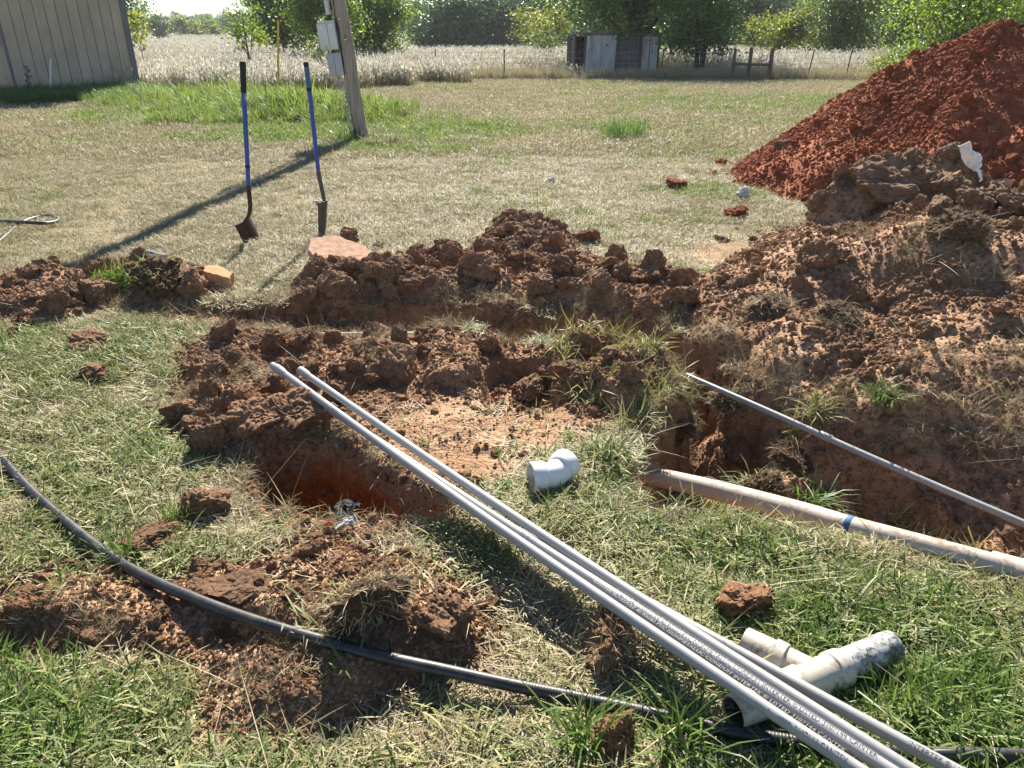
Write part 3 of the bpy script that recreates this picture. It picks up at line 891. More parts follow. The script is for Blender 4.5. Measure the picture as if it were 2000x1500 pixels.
def utility_pole():
    b = at(709, 272); b.z = -0.3
    top = Vector((b.x - 0.62, b.y + 0.05, 6.7))
    ax = (top - b)
    root = empty("utility_pole", (b.x, b.y, 0)); tag(root, "leaning weathered wooden utility pole with grey meter boxes on its side", "utility pole")
    n = 24
    pts = [b + ax * (k / n) + Vector((0.010 * math.sin(k * 1.3), 0.01 * math.cos(k * 0.9), 0)) for k in range(n + 1)]
    MB().tube(pts, [0.130 - 0.03 * k / n for k in range(n + 1)], 28, True, 0.03, 4).build("post", M['pole'], root, True)
    # dark drying crack down the left side: a sunk strip and its two lips
    axn = ax.normalized()
    def onp(z, off, out):                             # a point beside the axis at height z
        return b + ax * ((z + 0.3) / 7.0) + Vector((off, out, 0))
    crack = MB()
    for k in range(24):
        z0, z1 = 0.05 + 0.19 * k, 0.05 + 0.19 * (k + 1)
        o0 = -0.075 + 0.012 * math.sin(k * 1.7); o1 = -0.075 + 0.012 * math.sin((k + 1) * 1.7)
        w = 0.009 + 0.005 * math.sin(k * 2.3)
        crack.hexa([onp(z0, o0 - w, -0.1015), onp(z0, o0 + w, -0.1085), onp(z0, o0 + w, -0.09), onp(z0, o0 - w, -0.08),
                    onp(z1, o1 - w, -0.1015), onp(z1, o1 + w, -0.1085), onp(z1, o1 + w, -0.09), onp(z1, o1 - w, -0.08)])
    crack.build("crack", M['dark_gap'], root)
    lean = Matrix.Rotation(math.atan2(-ax.x, ax.z) * -1, 3, 'Y')
    def boxat(z, off, hx, hy, hz, out=-0.05):
        c = onp(z, off, out); return c, (hx, hy, hz)
    def mk(nm, mat, z, off, h, out, par=root):
        m = MB().box(onp(z, off, out), h, lean).mesh(nm, mat, False, root.location)
        bm = bmesh.new(); bm.from_mesh(m); bmesh.ops.bevel(bm, geom=list(bm.edges), offset=min(h) * 0.18, segments=2, profile=0.6, affect='EDGES'); bm.to_mesh(m); bm.free()
        return link(bpy.data.objects.new(nm, m), par)
    up = mk("meter_box", M['box_grey'], 1.675, -0.250, (0.145, 0.085, 0.215), -0.06)
    mk("box_cover", M['box_grey'], 1.665, -0.325, (0.082, 0.012, 0.195), -0.155, up)
    mk("box_cover", M['box_grey'], 1.675, -0.175, (0.058, 0.010, 0.195), -0.154, up)
    mk("lid_lip", M['box_grey'], 1.892, -0.250, (0.152, 0.095, 0.010), -0.06, up)
    mk("latch", M['box_grey2'], 1.66, -0.41, (0.016, 0.03, 0.075), -0.07, up)
    mk("sticker", M['sticker_w'], 1.80, -0.34, (0.022, 0.003, 0.012), -0.1695, up)
    mk("sticker", M['sticker_y'], 1.50, -0.31, (0.026, 0.003, 0.030), -0.1695, up)
    mk("sticker", M['sticker_w'], 1.84, -0.175, (0.030, 0.003, 0.008), -0.1665, up)
    lo = mk("disconnect_box", M['box_grey2'], 1.235, -0.215, (0.125, 0.075, 0.18), -0.05)
    mk("box_cover", M['box_grey2'], 1.225, -0.15, (0.058, 0.012, 0.165), -0.13, lo)
    mk("box_cover", M['box_grey2'], 1.225, -0.275, (0.05, 0.009, 0.165), -0.128, lo)
    MB().tube([onp(1.88, -0.21, -0.05), onp(2.02, -0.20, -0.05)], 0.036, 14).build("conduit_fitting", M['black_plastic'], root, True)
    MB().tube([onp(2.0, -0.20, -0.05), onp(4.2, -0.18, -0.05)], 0.040, 14).build("riser_conduit", M['box_grey'], root, True)
    MB().tube([onp(1.40, -0.22, -0.05), onp(1.47, -0.22, -0.05)], 0.034, 12).build("nipple", M['black_plastic'], root, True)
    for dx in (-0.20, -0.16, -0.235):
        MB().tube(spline([onp(1.07, dx, -0.05), onp(0.7, dx + 0.03, -0.07), onp(0.3, dx + 0.06, -0.06), onp(-0.02, dx + 0.08, -0.05)], 5), 0.008, 6).build("ground_wire", M['box_grey2'], root, True)
    for z, off in ((1.93, -0.02), (1.62, 0.03), (0.9, 0.0)):
        mk("pole_tag", M['sticker_w'], z, off, (0.018, 0.004, 0.008), -0.121)
utility_pole()

M['yellow'] = plain("yellow_paint", (0.62, 0.42, 0.05), 0.5, 0.4, 0, 0.15, 10)
def marker():
    b = at(543, 196); t = atY(543, 38, b.y)
    r = empty("marker_post", b); tag(r, "tall thin yellow marker post in the green weeds", "post")
    MB().tube([b - Vector((0, 0, 0.1)), b + (t - b) * 0.985], 0.030, 12).build("pipe", M['yellow'], r, True)
    MB().tube([b + (t - b) * 0.984, t], [0.026, 0.012], 12).build("cap", M['yellow'], r, True)
marker()

# ------------------------------------------------------------------ wire fence and wooden brace
M['rust_post'] = plain("rusty_t_post", (0.075, 0.055, 0.045), 0.8, 0.3, 0.3, 0.3, 8)
M['wire'] = plain("galvanised_wire", (0.42, 0.42, 0.40), 0.45, 0.5, 0.7)
M['old_wood'] = plain("grey_old_wood", (0.13, 0.10, 0.085), 0.9, 0.15, 0, 0.3, 6, 0.01, None, (6, 6, 0.6))
def t_post(root, x, y, h, lean, name="t_post"):
    m = MB(); c = Vector((x, y, 0)); t = Vector((lean * h, 0, h))
    for (hx, hy, oy) in ((0.026, 0.005, 0.0), (0.005, 0.02, 0.014)):
        m.hexa([c + Vector((sx * hx, sy * hy + oy, -0.2)) for sx, sy in ((-1, -1), (1, -1), (1, 1), (-1, 1))] + [c + t + Vector((sx * hx, sy * hy + oy, 0)) for sx, sy in ((-1, -1), (1, -1), (1, 1), (-1, 1))])
    for k in range(8):
        m.box(c + t * (0.15 + 0.1 * k) + Vector((0, -0.008, 0)), (0.006, 0.006, 0.012))
    return m.build(name, M['rust_post'], root)
def fence():
    FY = at(1000, 158).y
    b0 = empty("wire_fence", (4, FY, 0)); tag(b0, "wire field fence with thin steel posts between the lawn and the meadow", "fence")
    posts = []
    for px, ln in ((60, 0), (700, 0.02), (852, 0.01), (985, 0.0), (1130, 0), (1290, 0.02)):
        p = atY(px, 158, FY); posts.append(p.x); t_post(b0, p.x, FY, 1.28, ln)
    for px, ln in ((1575, 0.12), (1650, 0.08), (1735, 0.05), (1830, 0.0), (1950, 0.0)):
        p = atY(px, 155, FY); posts.append(p.x); t_post(b0, p.x, FY, 1.28, ln)
    xa, xb = posts[1] - 6, 26.0
    for z in (0.1, 0.28, 0.48, 0.70, 0.92, 1.15):
        P = [Vector((xa + (xb - xa) * k / 60, FY - 0.012, z + 0.015 * math.sin(k * 1.9 + z * 9))) for k in range(61)]
        MB().tube(P, 0.006, 5).build("wire", M['wire'], b0, True)
    m = MB()
    x = 9.0
    while x < 26:
        m.tube([Vector((x, FY - 0.014, 0.05)), Vector((x, FY - 0.014, 0.95))], 0.003, 4, False); x += 0.30
    o = m.build("mesh_wires", M['wire'], b0); o["kind"] = "stuff"
    # H brace
    r = empty("fence_brace", (atY(1465, 155, FY).x, FY - 0.3, 0)); tag(r, "dark wooden H-shaped fence brace of three posts and a rail", "fence")
    P = [atY(px, 154, FY - 0.3) for px in (1429, 1460, 1501)]
    for p, h, w in zip(P, (1.30, 1.36, 1.32), (0.075, 0.085, 0.085)):
        MB().tube([Vector((p.x, p.y, -0.2)), Vector((p.x + 0.01, p.y, h * 0.5)), Vector((p.x + 0.02, p.y, h))], [w, w * 0.95, w * 0.88], 12, True, 0.06, 3).build("post", M['old_wood'], r, True)
    MB().tube([Vector((P[0].x, P[0].y - 0.09, 0.70)), Vector((P[1].x, P[0].y - 0.11, 0.68)), Vector((P[2].x, P[0].y - 0.09, 0.66))], 0.06, 10, True, 0.06, 5).build("rail", M['old_wood'], r, True)
fence()
def shed_post():
    p = at(271, 168); r = empty("steel_post", (p.x, p.y, 0)); tag(r, "rusty steel post leaning beside the right corner of the tan shed", "post")
    t_post(r, p.x, p.y, 1.75, -0.05, "shaft")
    MB().box((p.x - 0.0875, p.y + 0.02, 1.75), (0.012, 0.012, 0.02)).build("tip", M['rust_post'], r)
shed_post()

# ------------------------------------------------------------------ old low shed under the big tree
M['tin_white'] = plain("weathered_pale_tin", (0.47, 0.48, 0.50), 0.6, 0.4, 0.0, 0.2, 3, 0.004, ((0.16, 0.13, 0.11), 0.52, 0.75), (2, 2, 0.4))
M['tin_dark'] = plain("weathered_dark_boards", (0.18, 0.17, 0.17), 0.85, 0.2, 0, 0.35, 4)
M['tin_rust'] = plain("rusty_tin_roof", (0.16, 0.13, 0.115), 0.8, 0.2, 0.1, 0.3, 3)
def old_shed():
    Y = at(1200, 143).y
    def X(px): return atY(px, 130, Y).x
    r = empty("old_shed", (X(1200), Y, 0)); tag(r, "low dilapidated shed of pale metal sheets under the big tree", "shed")
    H = 1.85
    rng = random.Random(6)
    xs = [1142, 1172, 1200]
    for a, b in zip(xs[:-1], xs[1:]):
        xa, xb = X(a), X(b)
        MB().hexa([Vector((xa + .01, Y - .02, 0.08)), Vector((xb - .01, Y - .02, 0.05)), Vector((xb - .01, Y + .02, 0.05)), Vector((xa + .01, Y + .02, 0.08)),
                   Vector((xa + .07, Y - .02, H)), Vector((xb + .05, Y - .02, H + .03)), Vector((xb + .05, Y + .02, H + .03)), Vector((xa + .07, Y + .02, H))]).build("metal_sheet", M['tin_white'], r)
    for a, b in ((1252, 1266), (1267, 1282)):
        xa, xb = X(a), X(b)
        MB().box(((xa + xb) / 2, Y, H * 0.5), ((xb - xa) / 2 - 0.01, 0.02, H * 0.48)).build("metal_sheet", M['tin_white'], r)
    for k in range(6):
        xa = X(1205 + k * 7.8); MB().box((xa, Y + 0.25, H * 0.5), (0.10, 0.015, H * 0.5), Matrix.Rotation(rng.uniform(-.02, .02), 3, 'Y')).build("board", M['tin_dark'], r)
    MB().box((X(1200), Y + 2.4, H * 0.5), (2.45, 0.02, H * 0.5)).build("back_wall", M['tin_dark'], r)
    MB().box((X(1122), Y + 1.2, H * 0.5), (0.02, 1.2, H * 0.5)).build("side_wall", M['tin_dark'], r)
    MB().box((X(1283), Y + 1.2, H * 0.5), (0.02, 1.2, H * 0.5)).build("side_wall", M['tin_dark'], r)
    for px in (1122, 1141, 1203, 1250, 1284):
        MB().box((X(px), Y + 0.04, H * 0.52), (0.05, 0.05, H * 0.52)).build("post", M['old_wood'], r)
    MB().hexa([Vector((X(1118), Y - .1, H + .05)), Vector((X(1288), Y - .1, H + .05)), Vector((X(1288), Y + 2.7, H + .25)), Vector((X(1118), Y + 2.7, H + .25)),
               Vector((X(1118), Y - .1, H + .10)), Vector((X(1288), Y - .1, H + .10)), Vector((X(1288), Y + 2.7, H + .3)), Vector((X(1118), Y + 2.7, H + .3))]).build("roof", M['tin_rust'], r)
old_shed()

# ------------------------------------------------------------------ trees
def bark_mat(name, col):
    return plain(name, col, 0.9, 0.1, 0, 0.4, 7, 0.02, None, (5, 5, 1))
M['bark'] = bark_mat("dark_bark", (0.06, 0.05, 0.042))
M['bark2'] = bark_mat("grey_bark", (0.12, 0.10, 0.085))
def leaf_mat(name, stops, trans=0.48): return grass_material(name, stops, trans, 0.45, 0.4, 0.0)
M['l_green'] = leaf_mat("green_leaves", [(0.0, (0.038, 0.079, 0.030)), (0.5, (0.094, 0.166, 0.053)), (0.85, (0.189, 0.264, 0.072)), (1.0, (0.377, 0.415, 0.094))])
M['l_dark'] = leaf_mat("dark_leaves", [(0.0, (0.035, 0.072, 0.039)), (0.6, (0.076, 0.130, 0.061)), (1.0, (0.162, 0.212, 0.082))], 0.3)
M['l_lime'] = leaf_mat("yellow_green_leaves", [(0.0, (0.051, 0.105, 0.023)), (0.5, (0.135, 0.210, 0.038)), (1.0, (0.321, 0.362, 0.063))], 0.5)
M['l_yellow'] = leaf_mat("yellowing_leaves", [(0.0, (0.074, 0.113, 0.021)), (0.5, (0.182, 0.217, 0.036)), (1.0, (0.348, 0.339, 0.062))], 0.5)
M['l_olive'] = leaf_mat("olive_leaves", [(0.0, (0.056, 0.104, 0.034)), (0.6, (0.142, 0.198, 0.060)), (1.0, (0.302, 0.320, 0.104))], 0.4)

def leaf_quads(rng, C, size, up=0.35):
    """folded four-cornered leaves of random heading about the centres C"""
    n = len(C)
    a = rng.normal(size=(n, 3)); a[:, 2] *= 0.7; a /= np.linalg.norm(a, axis=1)[:, None]
    b = rng.normal(size=(n, 3)); b[:, 2] += up; b -= (b * a).sum(1)[:, None] * a; b /= np.linalg.norm(b, axis=1)[:, None]
    c = np.cross(a, b)
    L = size * rng.uniform(0.7, 1.3, n)[:, None]; W = L * 0.34
    V = np.stack([C - a * L * 0.5, C + b * W + c * W * 0.3, C + a * L * 0.5 - c * L * 0.12, C - b * W + c * W * 0.3], 1).reshape(-1, 3)
    i = np.arange(n)[:, None] * 4
    F = np.concatenate([i + np.array([[0, 1, 2]]), i + np.array([[0, 2, 3]])], 1).reshape(-1, 3)
    return V, F

def tree_parts(seed, H, crown, nleaf, leaf, trunk_r, lean=(0, 0), limbs=9, low=0.25, stems=1, clump=0.16):
    """crown = (rx, ry, z centre, rz); returns trunk MB, leaf verts, faces, tint"""
    rng = np.random.default_rng(seed); rnd = random.Random(seed)
    rx, ry, zc, rz = crown
    tm = MB(); ends = []
    for s in range(stems):
        off = Vector((rnd.uniform(-1, 1), rnd.uniform(-1, 1), 0)) * (0.10 * rx if stems > 1 else 0)
        topz = zc + rz * 0.55
        T = [off + Vector((lean[0] * t + off.x * 2.5 * t + 0.05 * rx * math.sin(3 * t + seed), lean[1] * t + 0.05 * rx * math.cos(4 * t + seed), topz * t)) for t in (0, 0.12, 0.3, 0.5, 0.7, 0.87, 1)]
        T[0].z = -0.2
        tm.tube(T, [trunk_r * q for q in (1.35, 1.0, 0.85, 0.66, 0.46, 0.28, 0.08)], 10, True, 0.08, seed)
        sp = spline(T, 6)
        for k in range(limbs):
            t = low + (0.95 - low) * (k + rnd.random()) / limbs
            st = sp[min(int(t * len(sp)), len(sp) - 1)]
            az = rnd.uniform(0, 6.283)
            e = Vector((lean[0] * 0.7 + math.cos(az) * rx * rnd.uniform(0.45, 0.92), lean[1] * 0.7 + math.sin(az) * ry * rnd.uniform(0.45, 0.92), zc + rz * rnd.uniform(-0.75, 0.8)))
            mid = (st + e) / 2 + Vector((0, 0, rz * rnd.uniform(0.02, 0.25)))
            r0 = trunk_r * (1 - t) * 0.55 + trunk_r * 0.08
            B = spline([st, mid, e], 4)
            tm.tube(B, [max(r0 * (1 - 0.85 * i / (len(B) - 1)), 0.004) for i in range(len(B))], 6, False)
            ends += [B[3], B[5], B[6], e, e]
            for _ in range(3):
                q = B[rnd.randint(3, len(B) - 1)]
                d = Vector((rnd.gauss(0, 1), rnd.gauss(0, 1), rnd.gauss(0.2, 0.8))).normalized() * min(rx, rz) * rnd.uniform(0.2, 0.45)
                tm.tube([q, q + d * 0.5 + Vector((0, 0, 0.02)), q + d], [r0 * 0.28, r0 * 0.16, r0 * 0.05], 5, False)
                ends += [q + d, q + d * 0.6]
    # clumps: branch ends plus some more spread through the crown's shell
    K = np.array([e[:] for e in ends])
    m = len(K) // 2
    q = rng.normal(size=(m, 3)); q /= np.linalg.norm(q, axis=1)[:, None]
    q *= rng.uniform(0.55, 1.0, m)[:, None]
    K2 = q * np.array([rx, ry, rz]) + np.array([lean[0] * 0.7, lean[1] * 0.7, zc])
    K = np.concatenate([K, K2])
    w = rng.pareto(2.5, len(K)) + 0.4; w /= w.sum()
    pick = rng.choice(len(K), nleaf, p=w)
    sg = clump * min(rx, rz) * (0.6 + 0.9 * rng.random(len(K)))
    C = K[pick] + rng.normal(size=(nleaf, 3)) * sg[pick][:, None] * np.array([1.25, 1.25, 0.8])
    keep = C[:, 2] > 0.15
    C = C[keep]; pick = pick[keep]
    V, F = leaf_quads(rng, C, leaf)
    ct = rng.random(len(K))
    tint = np.clip(0.55 * ct[pick] + 0.45 * rng.random(len(C)), 0, 1)
    return tm, V, F, np.repeat(tint, 4)

def tree(name, label, p, seed, H, crown, nleaf, leaf, trunk_r, mat, bark='bark', cat="tree", group=None, **kw):
    p = Vector(p); p.z = float(ground_h(np.array([p.x]), np.array([p.y]))[0])
    r = empty(name, p); tag(r, label, cat, group or "trees and shrubs round the meadow")
    tm, V, F, tint = tree_parts(seed, H, crown, nleaf, leaf, trunk_r, **kw)
    link(bpy.data.objects.new("trunk", tm.mesh("trunk", M[bark], True)), r)
    me = mesh_np("crown", V, F, True, {"tint": tint}, [M[mat]])
    link(bpy.data.objects.new("crown", me), r)
    return r

def gp(px, Y): return (atY(px, 100, Y).x, Y, 0)

tree("shade_tree", "thick dark tree trunk rising beside the left wall of the tan shed", Vector((-17.1, 26.2, 0)), 11, 9, (3.6, 3.6, 7.0, 2.6), 9000, 0.16, 0.30, 'l_green', lean=(-1.2, 0.0), low=0.55)
tree("leafy_tree", "dark leafy tree behind the right corner of the tan shed", gp(212, 42), 12, 7, (2.1, 2.1, 4.2, 2.2), 6000, 0.16, 0.14, 'l_green')
tree("lime_sapling", "slender sapling with bright yellow-green leaves beside the tan shed", gp(276, 33), 13, 3, (0.55, 0.5, 2.0, 0.75), 420, 0.13, 0.018, 'l_yellow', 'bark2', limbs=8, low=0.3, clump=0.3)
tree("young_tree", "young open tree with a forked stem behind the shovel handles", gp(484, 33), 14, 3, (0.95, 0.8, 2.15, 0.75), 900, 0.12, 0.045, 'l_lime', limbs=9, low=0.22, clump=0.22)
tree("lime_tree", "tall yellow-green tree just left of the utility pole", gp(632, 48), 15, 6, (2.3, 1.8, 3.9, 2.9), 14000, 0.17, 0.10, 'l_lime', stems=2)
tree("olive_tree", "dull green spreading tree between the yellow post and the utility pole", gp(565, 60), 16, 6, (2.7, 2.3, 3.6, 2.8), 10500, 0.22, 0.12, 'l_olive', stems=2)
tree("narrow_tree", "small narrow dark tree with a bare stem close behind the meter boxes", gp(655, 33), 17, 3, (0.55, 0.5, 1.75, 0.8), 1500, 0.11, 0.04, 'l_green')
tree("thin_sapling", "thin half-bare sapling in the dry grass left of the pole", gp(624, 33), 18, 2, (0.55, 0.5, 1.2, 0.55), 380, 0.10, 0.015, 'l_olive', clump=0.3)
tree("round_tree", "rounded yellow-green tree right behind the utility pole", gp(738, 55), 19, 6, (2.3, 1.9, 3.0, 2.7), 15000, 0.17, 0.11, 'l_lime', stems=2, low=0.2)
tree("dark_oak", "broad dark tree at the meadow edge right of the open sky gap", gp(862, 98), 20, 8, (5.4, 4.0, 3.4, 3.4), 13000, 0.34, 0.2, 'l_dark', low=0.1)
tree("dark_oak", "dark tree at the meadow edge, second from the open sky gap", gp(945, 104), 21, 9, (5.4, 4.0, 4.2, 4.2), 13000, 0.34, 0.2, 'l_dark', low=0.1)
tree("tall_oak", "tall grey-green tree above the small yellow-leaved tree", gp(1010, 112), 22, 10, (5.0, 4.0, 5.2, 4.8), 12000, 0.34, 0.2, 'l_dark', low=0.15)
tree("yellowing_tree", "small tree with yellowing leaves left of the old low shed", gp(1052, 66), 23, 4, (2.6, 2.2, 2.6, 1.6), 4500, 0.17, 0.08, 'l_yellow', low=0.2)
tree("bare_bush", "grey twiggy little tree standing in the white meadow left of the old shed", gp(1064, 60), 24, 2, (1.5, 1.2, 1.7, 0.7), 900, 0.12, 0.05, 'l_olive', 'bark2', limbs=12)
tree("big_tree", "huge dark green tree hanging over the old low shed", gp(1228, 48.5), 25, 12, (6.2, 6.6, 5.0, 4.1), 46000, 0.2, 0.36, 'l_green', limbs=30, low=0.15, lean=(0.3, -2.6))
tree("gnarled_tree", "dark tree with hanging branches between the old shed and the fence brace", gp(1365, 40), 26, 5, (1.75, 1.5, 2.9, 2.2), 8000, 0.15, 0.12, 'l_green', stems=2, limbs=10, low=0.15)
tree("oak_tree", "dark tall tree far behind the fence brace", gp(1462, 95), 27, 9, (4.6, 3.6, 4.6, 4.4), 11000, 0.34, 0.2, 'l_dark', low=0.15)
tree("yellow_bush", "big rounded yellow-green bush behind the fence brace", gp(1522, 62), 28, 4, (3.0, 2.4, 2.0, 1.9), 7500, 0.18, 0.07, 'l_yellow', low=0.1, limbs=12)
tree("olive_oak", "large olive-green tree right of the yellow bush", gp(1640, 58), 29, 6, (3.0, 2.5, 3.3, 3.3), 15000, 0.18, 0.14, 'l_olive', low=0.12, stems=2)
tree("shadow_oak", "dark blue-green tree between the olive tree and the bright tree on the right", gp(1752, 72), 30, 8, (4.1, 3.2, 3.8, 3.9), 13000, 0.22, 0.15, 'l_dark', low=0.12)
tree("leafy_oak", "dark tree standing behind the bright green tree at the right edge", gp(1880, 62), 34, 8, (4.4, 3.2, 3.8, 3.8), 12000, 0.22, 0.15, 'l_olive', low=0.12)
tree("bright_tree", "bright green large-leaved tree behind the red dirt pile", gp(1880, 24), 31, 4, (2.3, 1.8, 2.4, 1.75), 9000, 0.095, 0.06, 'l_lime', 'bark2', low=0.1, limbs=14, stems=2, clump=0.2)
tree("lime_shrub", "low bright yellow-green shrub at the fence beside the red pile", gp(1722, 34), 32, 1, (0.75, 0.6, 0.75, 0.55), 700, 0.10, 0.02, 'l_yellow', 'bark2', low=0.1, clump=0.28)
tree("green_shrub", "green upright shrub at the foot of the red pile by the fence", gp(1782, 27), 33, 1, (0.7, 0.6, 0.95, 0.85), 1100, 0.10, 0.02, 'l_lime', 'bark2', low=0.1, clump=0.25)
tree("cedar_tree", "small dark conical tree standing alone in the far meadow", gp(318, 170), 35, 5, (2.1, 2.1, 2.4, 2.3), 3000, 0.32, 0.15, 'l_dark', low=0.1)
tree("bush", "wide yellow-green bush at the far edge of the meadow, right of the lone dark tree", gp(372, 210), 36, 4, (6.0, 4, 2.3, 2.6), 3500, 0.5, 0.12, 'l_yellow', low=0.1)
tree("bush", "pale green bush at the far edge of the meadow, near the young tree", gp(415, 215), 37, 4, (4.2, 3, 2.0, 2.2), 2500, 0.5, 0.12, 'l_lime', low=0.1)

# the far wood that closes the meadow: one mass
def far_wood():
    ms = []
    for k in range(5):
        H = 9 + k
        tm, V, F, tint = tree_parts(500 + k, H, (4.2, 4.0, H * 0.52, H * 0.46), 1500, 0.75, 0.22, low=0.1)
        ms.append(mesh_np("wood_tree", V, F, True, {"tint": tint}, [M['l_dark' if k % 2 else 'l_green']]))
    c = variants("wood_tree", ms)
    rng = np.random.default_rng(9)
    P, S = [], []
    for (x0, x1, y0, y1, n, s0) in ((-260, -22, 285, 345, 420, 0.66), (-14, 70, 118, 150, 170, 0.78), (30, 130, 100, 150, 170, 0.78), (-90, -45, 150, 260, 0, 0.8)):
        for _ in range(n):
            x, y = rng.uniform(x0, x1), rng.uniform(y0, y1)
            if -62 < x < -14 and y < 285 and x0 != -260: continue
            P.append((x, y, 0)); S.append(s0 * rng.uniform(0.75, 1.2))
    P = np.array(P); P[:, 2] = ground_h(P[:, 0], P[:, 1]) - 0.3
    R = np.zeros((len(P), 3)); R[:, 2] = rng.uniform(0, 6.28, len(P))
    o = scatter("woodland", P, R, np.array(S), c, 5, None, 3)
    tag(o, "far dark green wood closing off the meadow at the horizon", "wood")
far_wood()

# ------------------------------------------------------------------ pipes and fittings
CLEAR = []      # outlines of things that press the grass down: (polyline, distance)
def conduit_mat():
    t = NT("grey_pvc_conduit")
    p = t.coord()
    a = t.noise(p, 6, 5, 0.6); b = t.noise(p, 60, 4, 0.7)
    c = t.mix(t.mapr(a, 0.35, 0.7), (0.275, 0.278, 0.282), (0.335, 0.338, 0.342))
    dm = t.mapr(t.math('ADD', t.math('MULTIPLY', a, 0.5), t.math('MULTIPLY', b, 0.5)), 0.53, 0.68)
    c = t.mix(t.math('MULTIPLY', dm, 0.45), c, (0.30, 0.25, 0.19))
    r = t.mapr(b, 0.3, 0.7, 0.3, 0.5)
    return t.done(t.bsdf(c, r, t.bump(b, 0.12, 0.002), 0.5))
M['conduit'] = conduit_mat()
M['ink'] = plain("grey_ink", (0.075, 0.075, 0.08), 0.6)
M['ink_faint'] = plain("faint_ink", (0.175, 0.177, 0.18), 0.6)
M['ink_green'] = plain("green_ink", (0.05, 0.22, 0.13), 0.6)

def text_mesh(s, size, mat, name="printed_text"):
    cu = bpy.data.curves.new(name, 'FONT'); cu.body = s; cu.size = size; cu.resolution_u = 2
    o = bpy.data.objects.new(name, cu); COL.objects.link(o)
    bpy.context.view_layer.update()
    dg = bpy.context.evaluated_depsgraph_get()
    me = bpy.data.meshes.new_from_object(o.evaluated_get(dg))
    bpy.data.objects.remove(o); me.name = name
    me.materials.clear(); me.materials.append(mat)
    return me

def wrap_text(s, size, mat, p0, d, r, s0, ang, parent, squeeze=1.0):
    """print running along a pipe from p0 in direction d, wrapped round it; ang from the top towards the viewer's side"""
    me = text_mesh(s, size, mat)
    d = Vector(d).normalized(); side = d.cross(Vector((0, 0, 1))).normalized(); up = side.cross(d).normalized()
    # letters stand with their heads away from the viewer
    if side.y < 0: side = -side
    n = len(me.vertices); co = np.zeros(n * 3, np.float32); me.vertices.foreach_get("co", co); co = co.reshape(-1, 3)
    out = []
    for x, y, _ in co:
        a = ang + (y - size * 0.35) / r
        q = Vector(p0) + d * (s0 + x * squeeze) + (up * math.cos(a) + side * math.sin(a)) * (r + 0.0007)
        out.append(q - parent.location)
    me.vertices.foreach_set("co", np.array([q[:] for q in out], np.float32).ravel()); me.update()
    return link(bpy.data.objects.new("printed_text", me), parent)

CR = 0.0163
PRINT = "CANTEK SCHEDULE 40 RIGID PVC NONMETALLIC CONDUIT INTERTEK \u00ae LISTED 3107144 CANTEK"
def conduit(label, far, near, zf, zn, sag, text=None, belled=True, stub=False, ext=0.35):
    a = at(*far, zf); b = at(*near, zn)
    d = (b - a).normalized(); b = b + d * ext
    L = (b - a).length
    root = empty("conduit", ((a.x + b.x) / 2, (a.y + b.y) / 2, 0)); tag(root, label, "conduit", "grey conduits in the bundle")
    N = 24
    pts = [a + d * (L * k / N) - Vector((0, 0, sag * math.sin(math.pi * k / N))) for k in range(N + 1)]
    MB().tube(pts, CR, 24).build("pipe", M['conduit'], root, True)
    if belled:
        MB().hollow(a - d * 0.045, b, [(0.0, CR * 0.9), (0.0, CR + 0.0045), (0.055, CR + 0.0045), (0.078, CR + 0.0004), (0.10, CR + 0.0002)], 24).build("bell_end", M['conduit'], root, True)
        MB().hollow(a - d * 0.044, b, [(0.0, CR + 0.002), (0.0, CR * 0.86), (0.05, CR * 0.86), (0.05, 0.001)], 24).build("bell_mouth", M['conduit'], root, True)
    if stub:
        MB().hollow(a - d * 0.09, b, [(0.004, CR * 0.80), (0.0, CR * 0.86), (0.0, CR * 0.97), (0.05, CR * 0.97)], 24).build("coupling", M['conduit'], root, True)
    if text:
        for s, mat, s0, ang, sz in text:
            wrap_text(s, sz, mat, a, d, CR, s0, ang, root)
    return a, d

# four grey conduits lying together, near ends out of the frame on the right
def u(px, py, far, near): return 0
A_ = conduit("grey conduit on the near side of the bundle, its faint print readable", (548, 724), (1690, 1505), 0.165, 0.165, 0.030,
        [(PRINT, M['ink_faint'], 2.05, 0.05, 0.017), ("J52AGT2", M['ink_faint'], 0.5, 0.15, 0.014)], True, True)
B_ = conduit("grey conduit in the middle of the bundle with dark readable print", (590, 764), (1738, 1503), 0.110, 0.152, 0.008,
        [(PRINT, M['ink'], 1.93, 0.25, 0.017), ("A52AGT2", M['ink'], 1.52, 0.1, 0.017), ("CANTEK SCHEDULE 40 RIGID PVC NONMETALLIC CONDUIT", M['ink'], 0.25, -0.5, 0.014)])
C_ = conduit("bright grey conduit, third in the bundle from the near side", (595, 729), (1782, 1500), 0.150, 0.163, 0.028, None)
D_ = conduit("dusty grey conduit on the far side of the bundle, touching the old tee", (880, 966), (1850, 1497), 0.075, 0.128, 0.0,
        [("INTERTEK \u00ae LISTED 3107144", M['ink'], 1.6, -0.35, 0.016)], False)

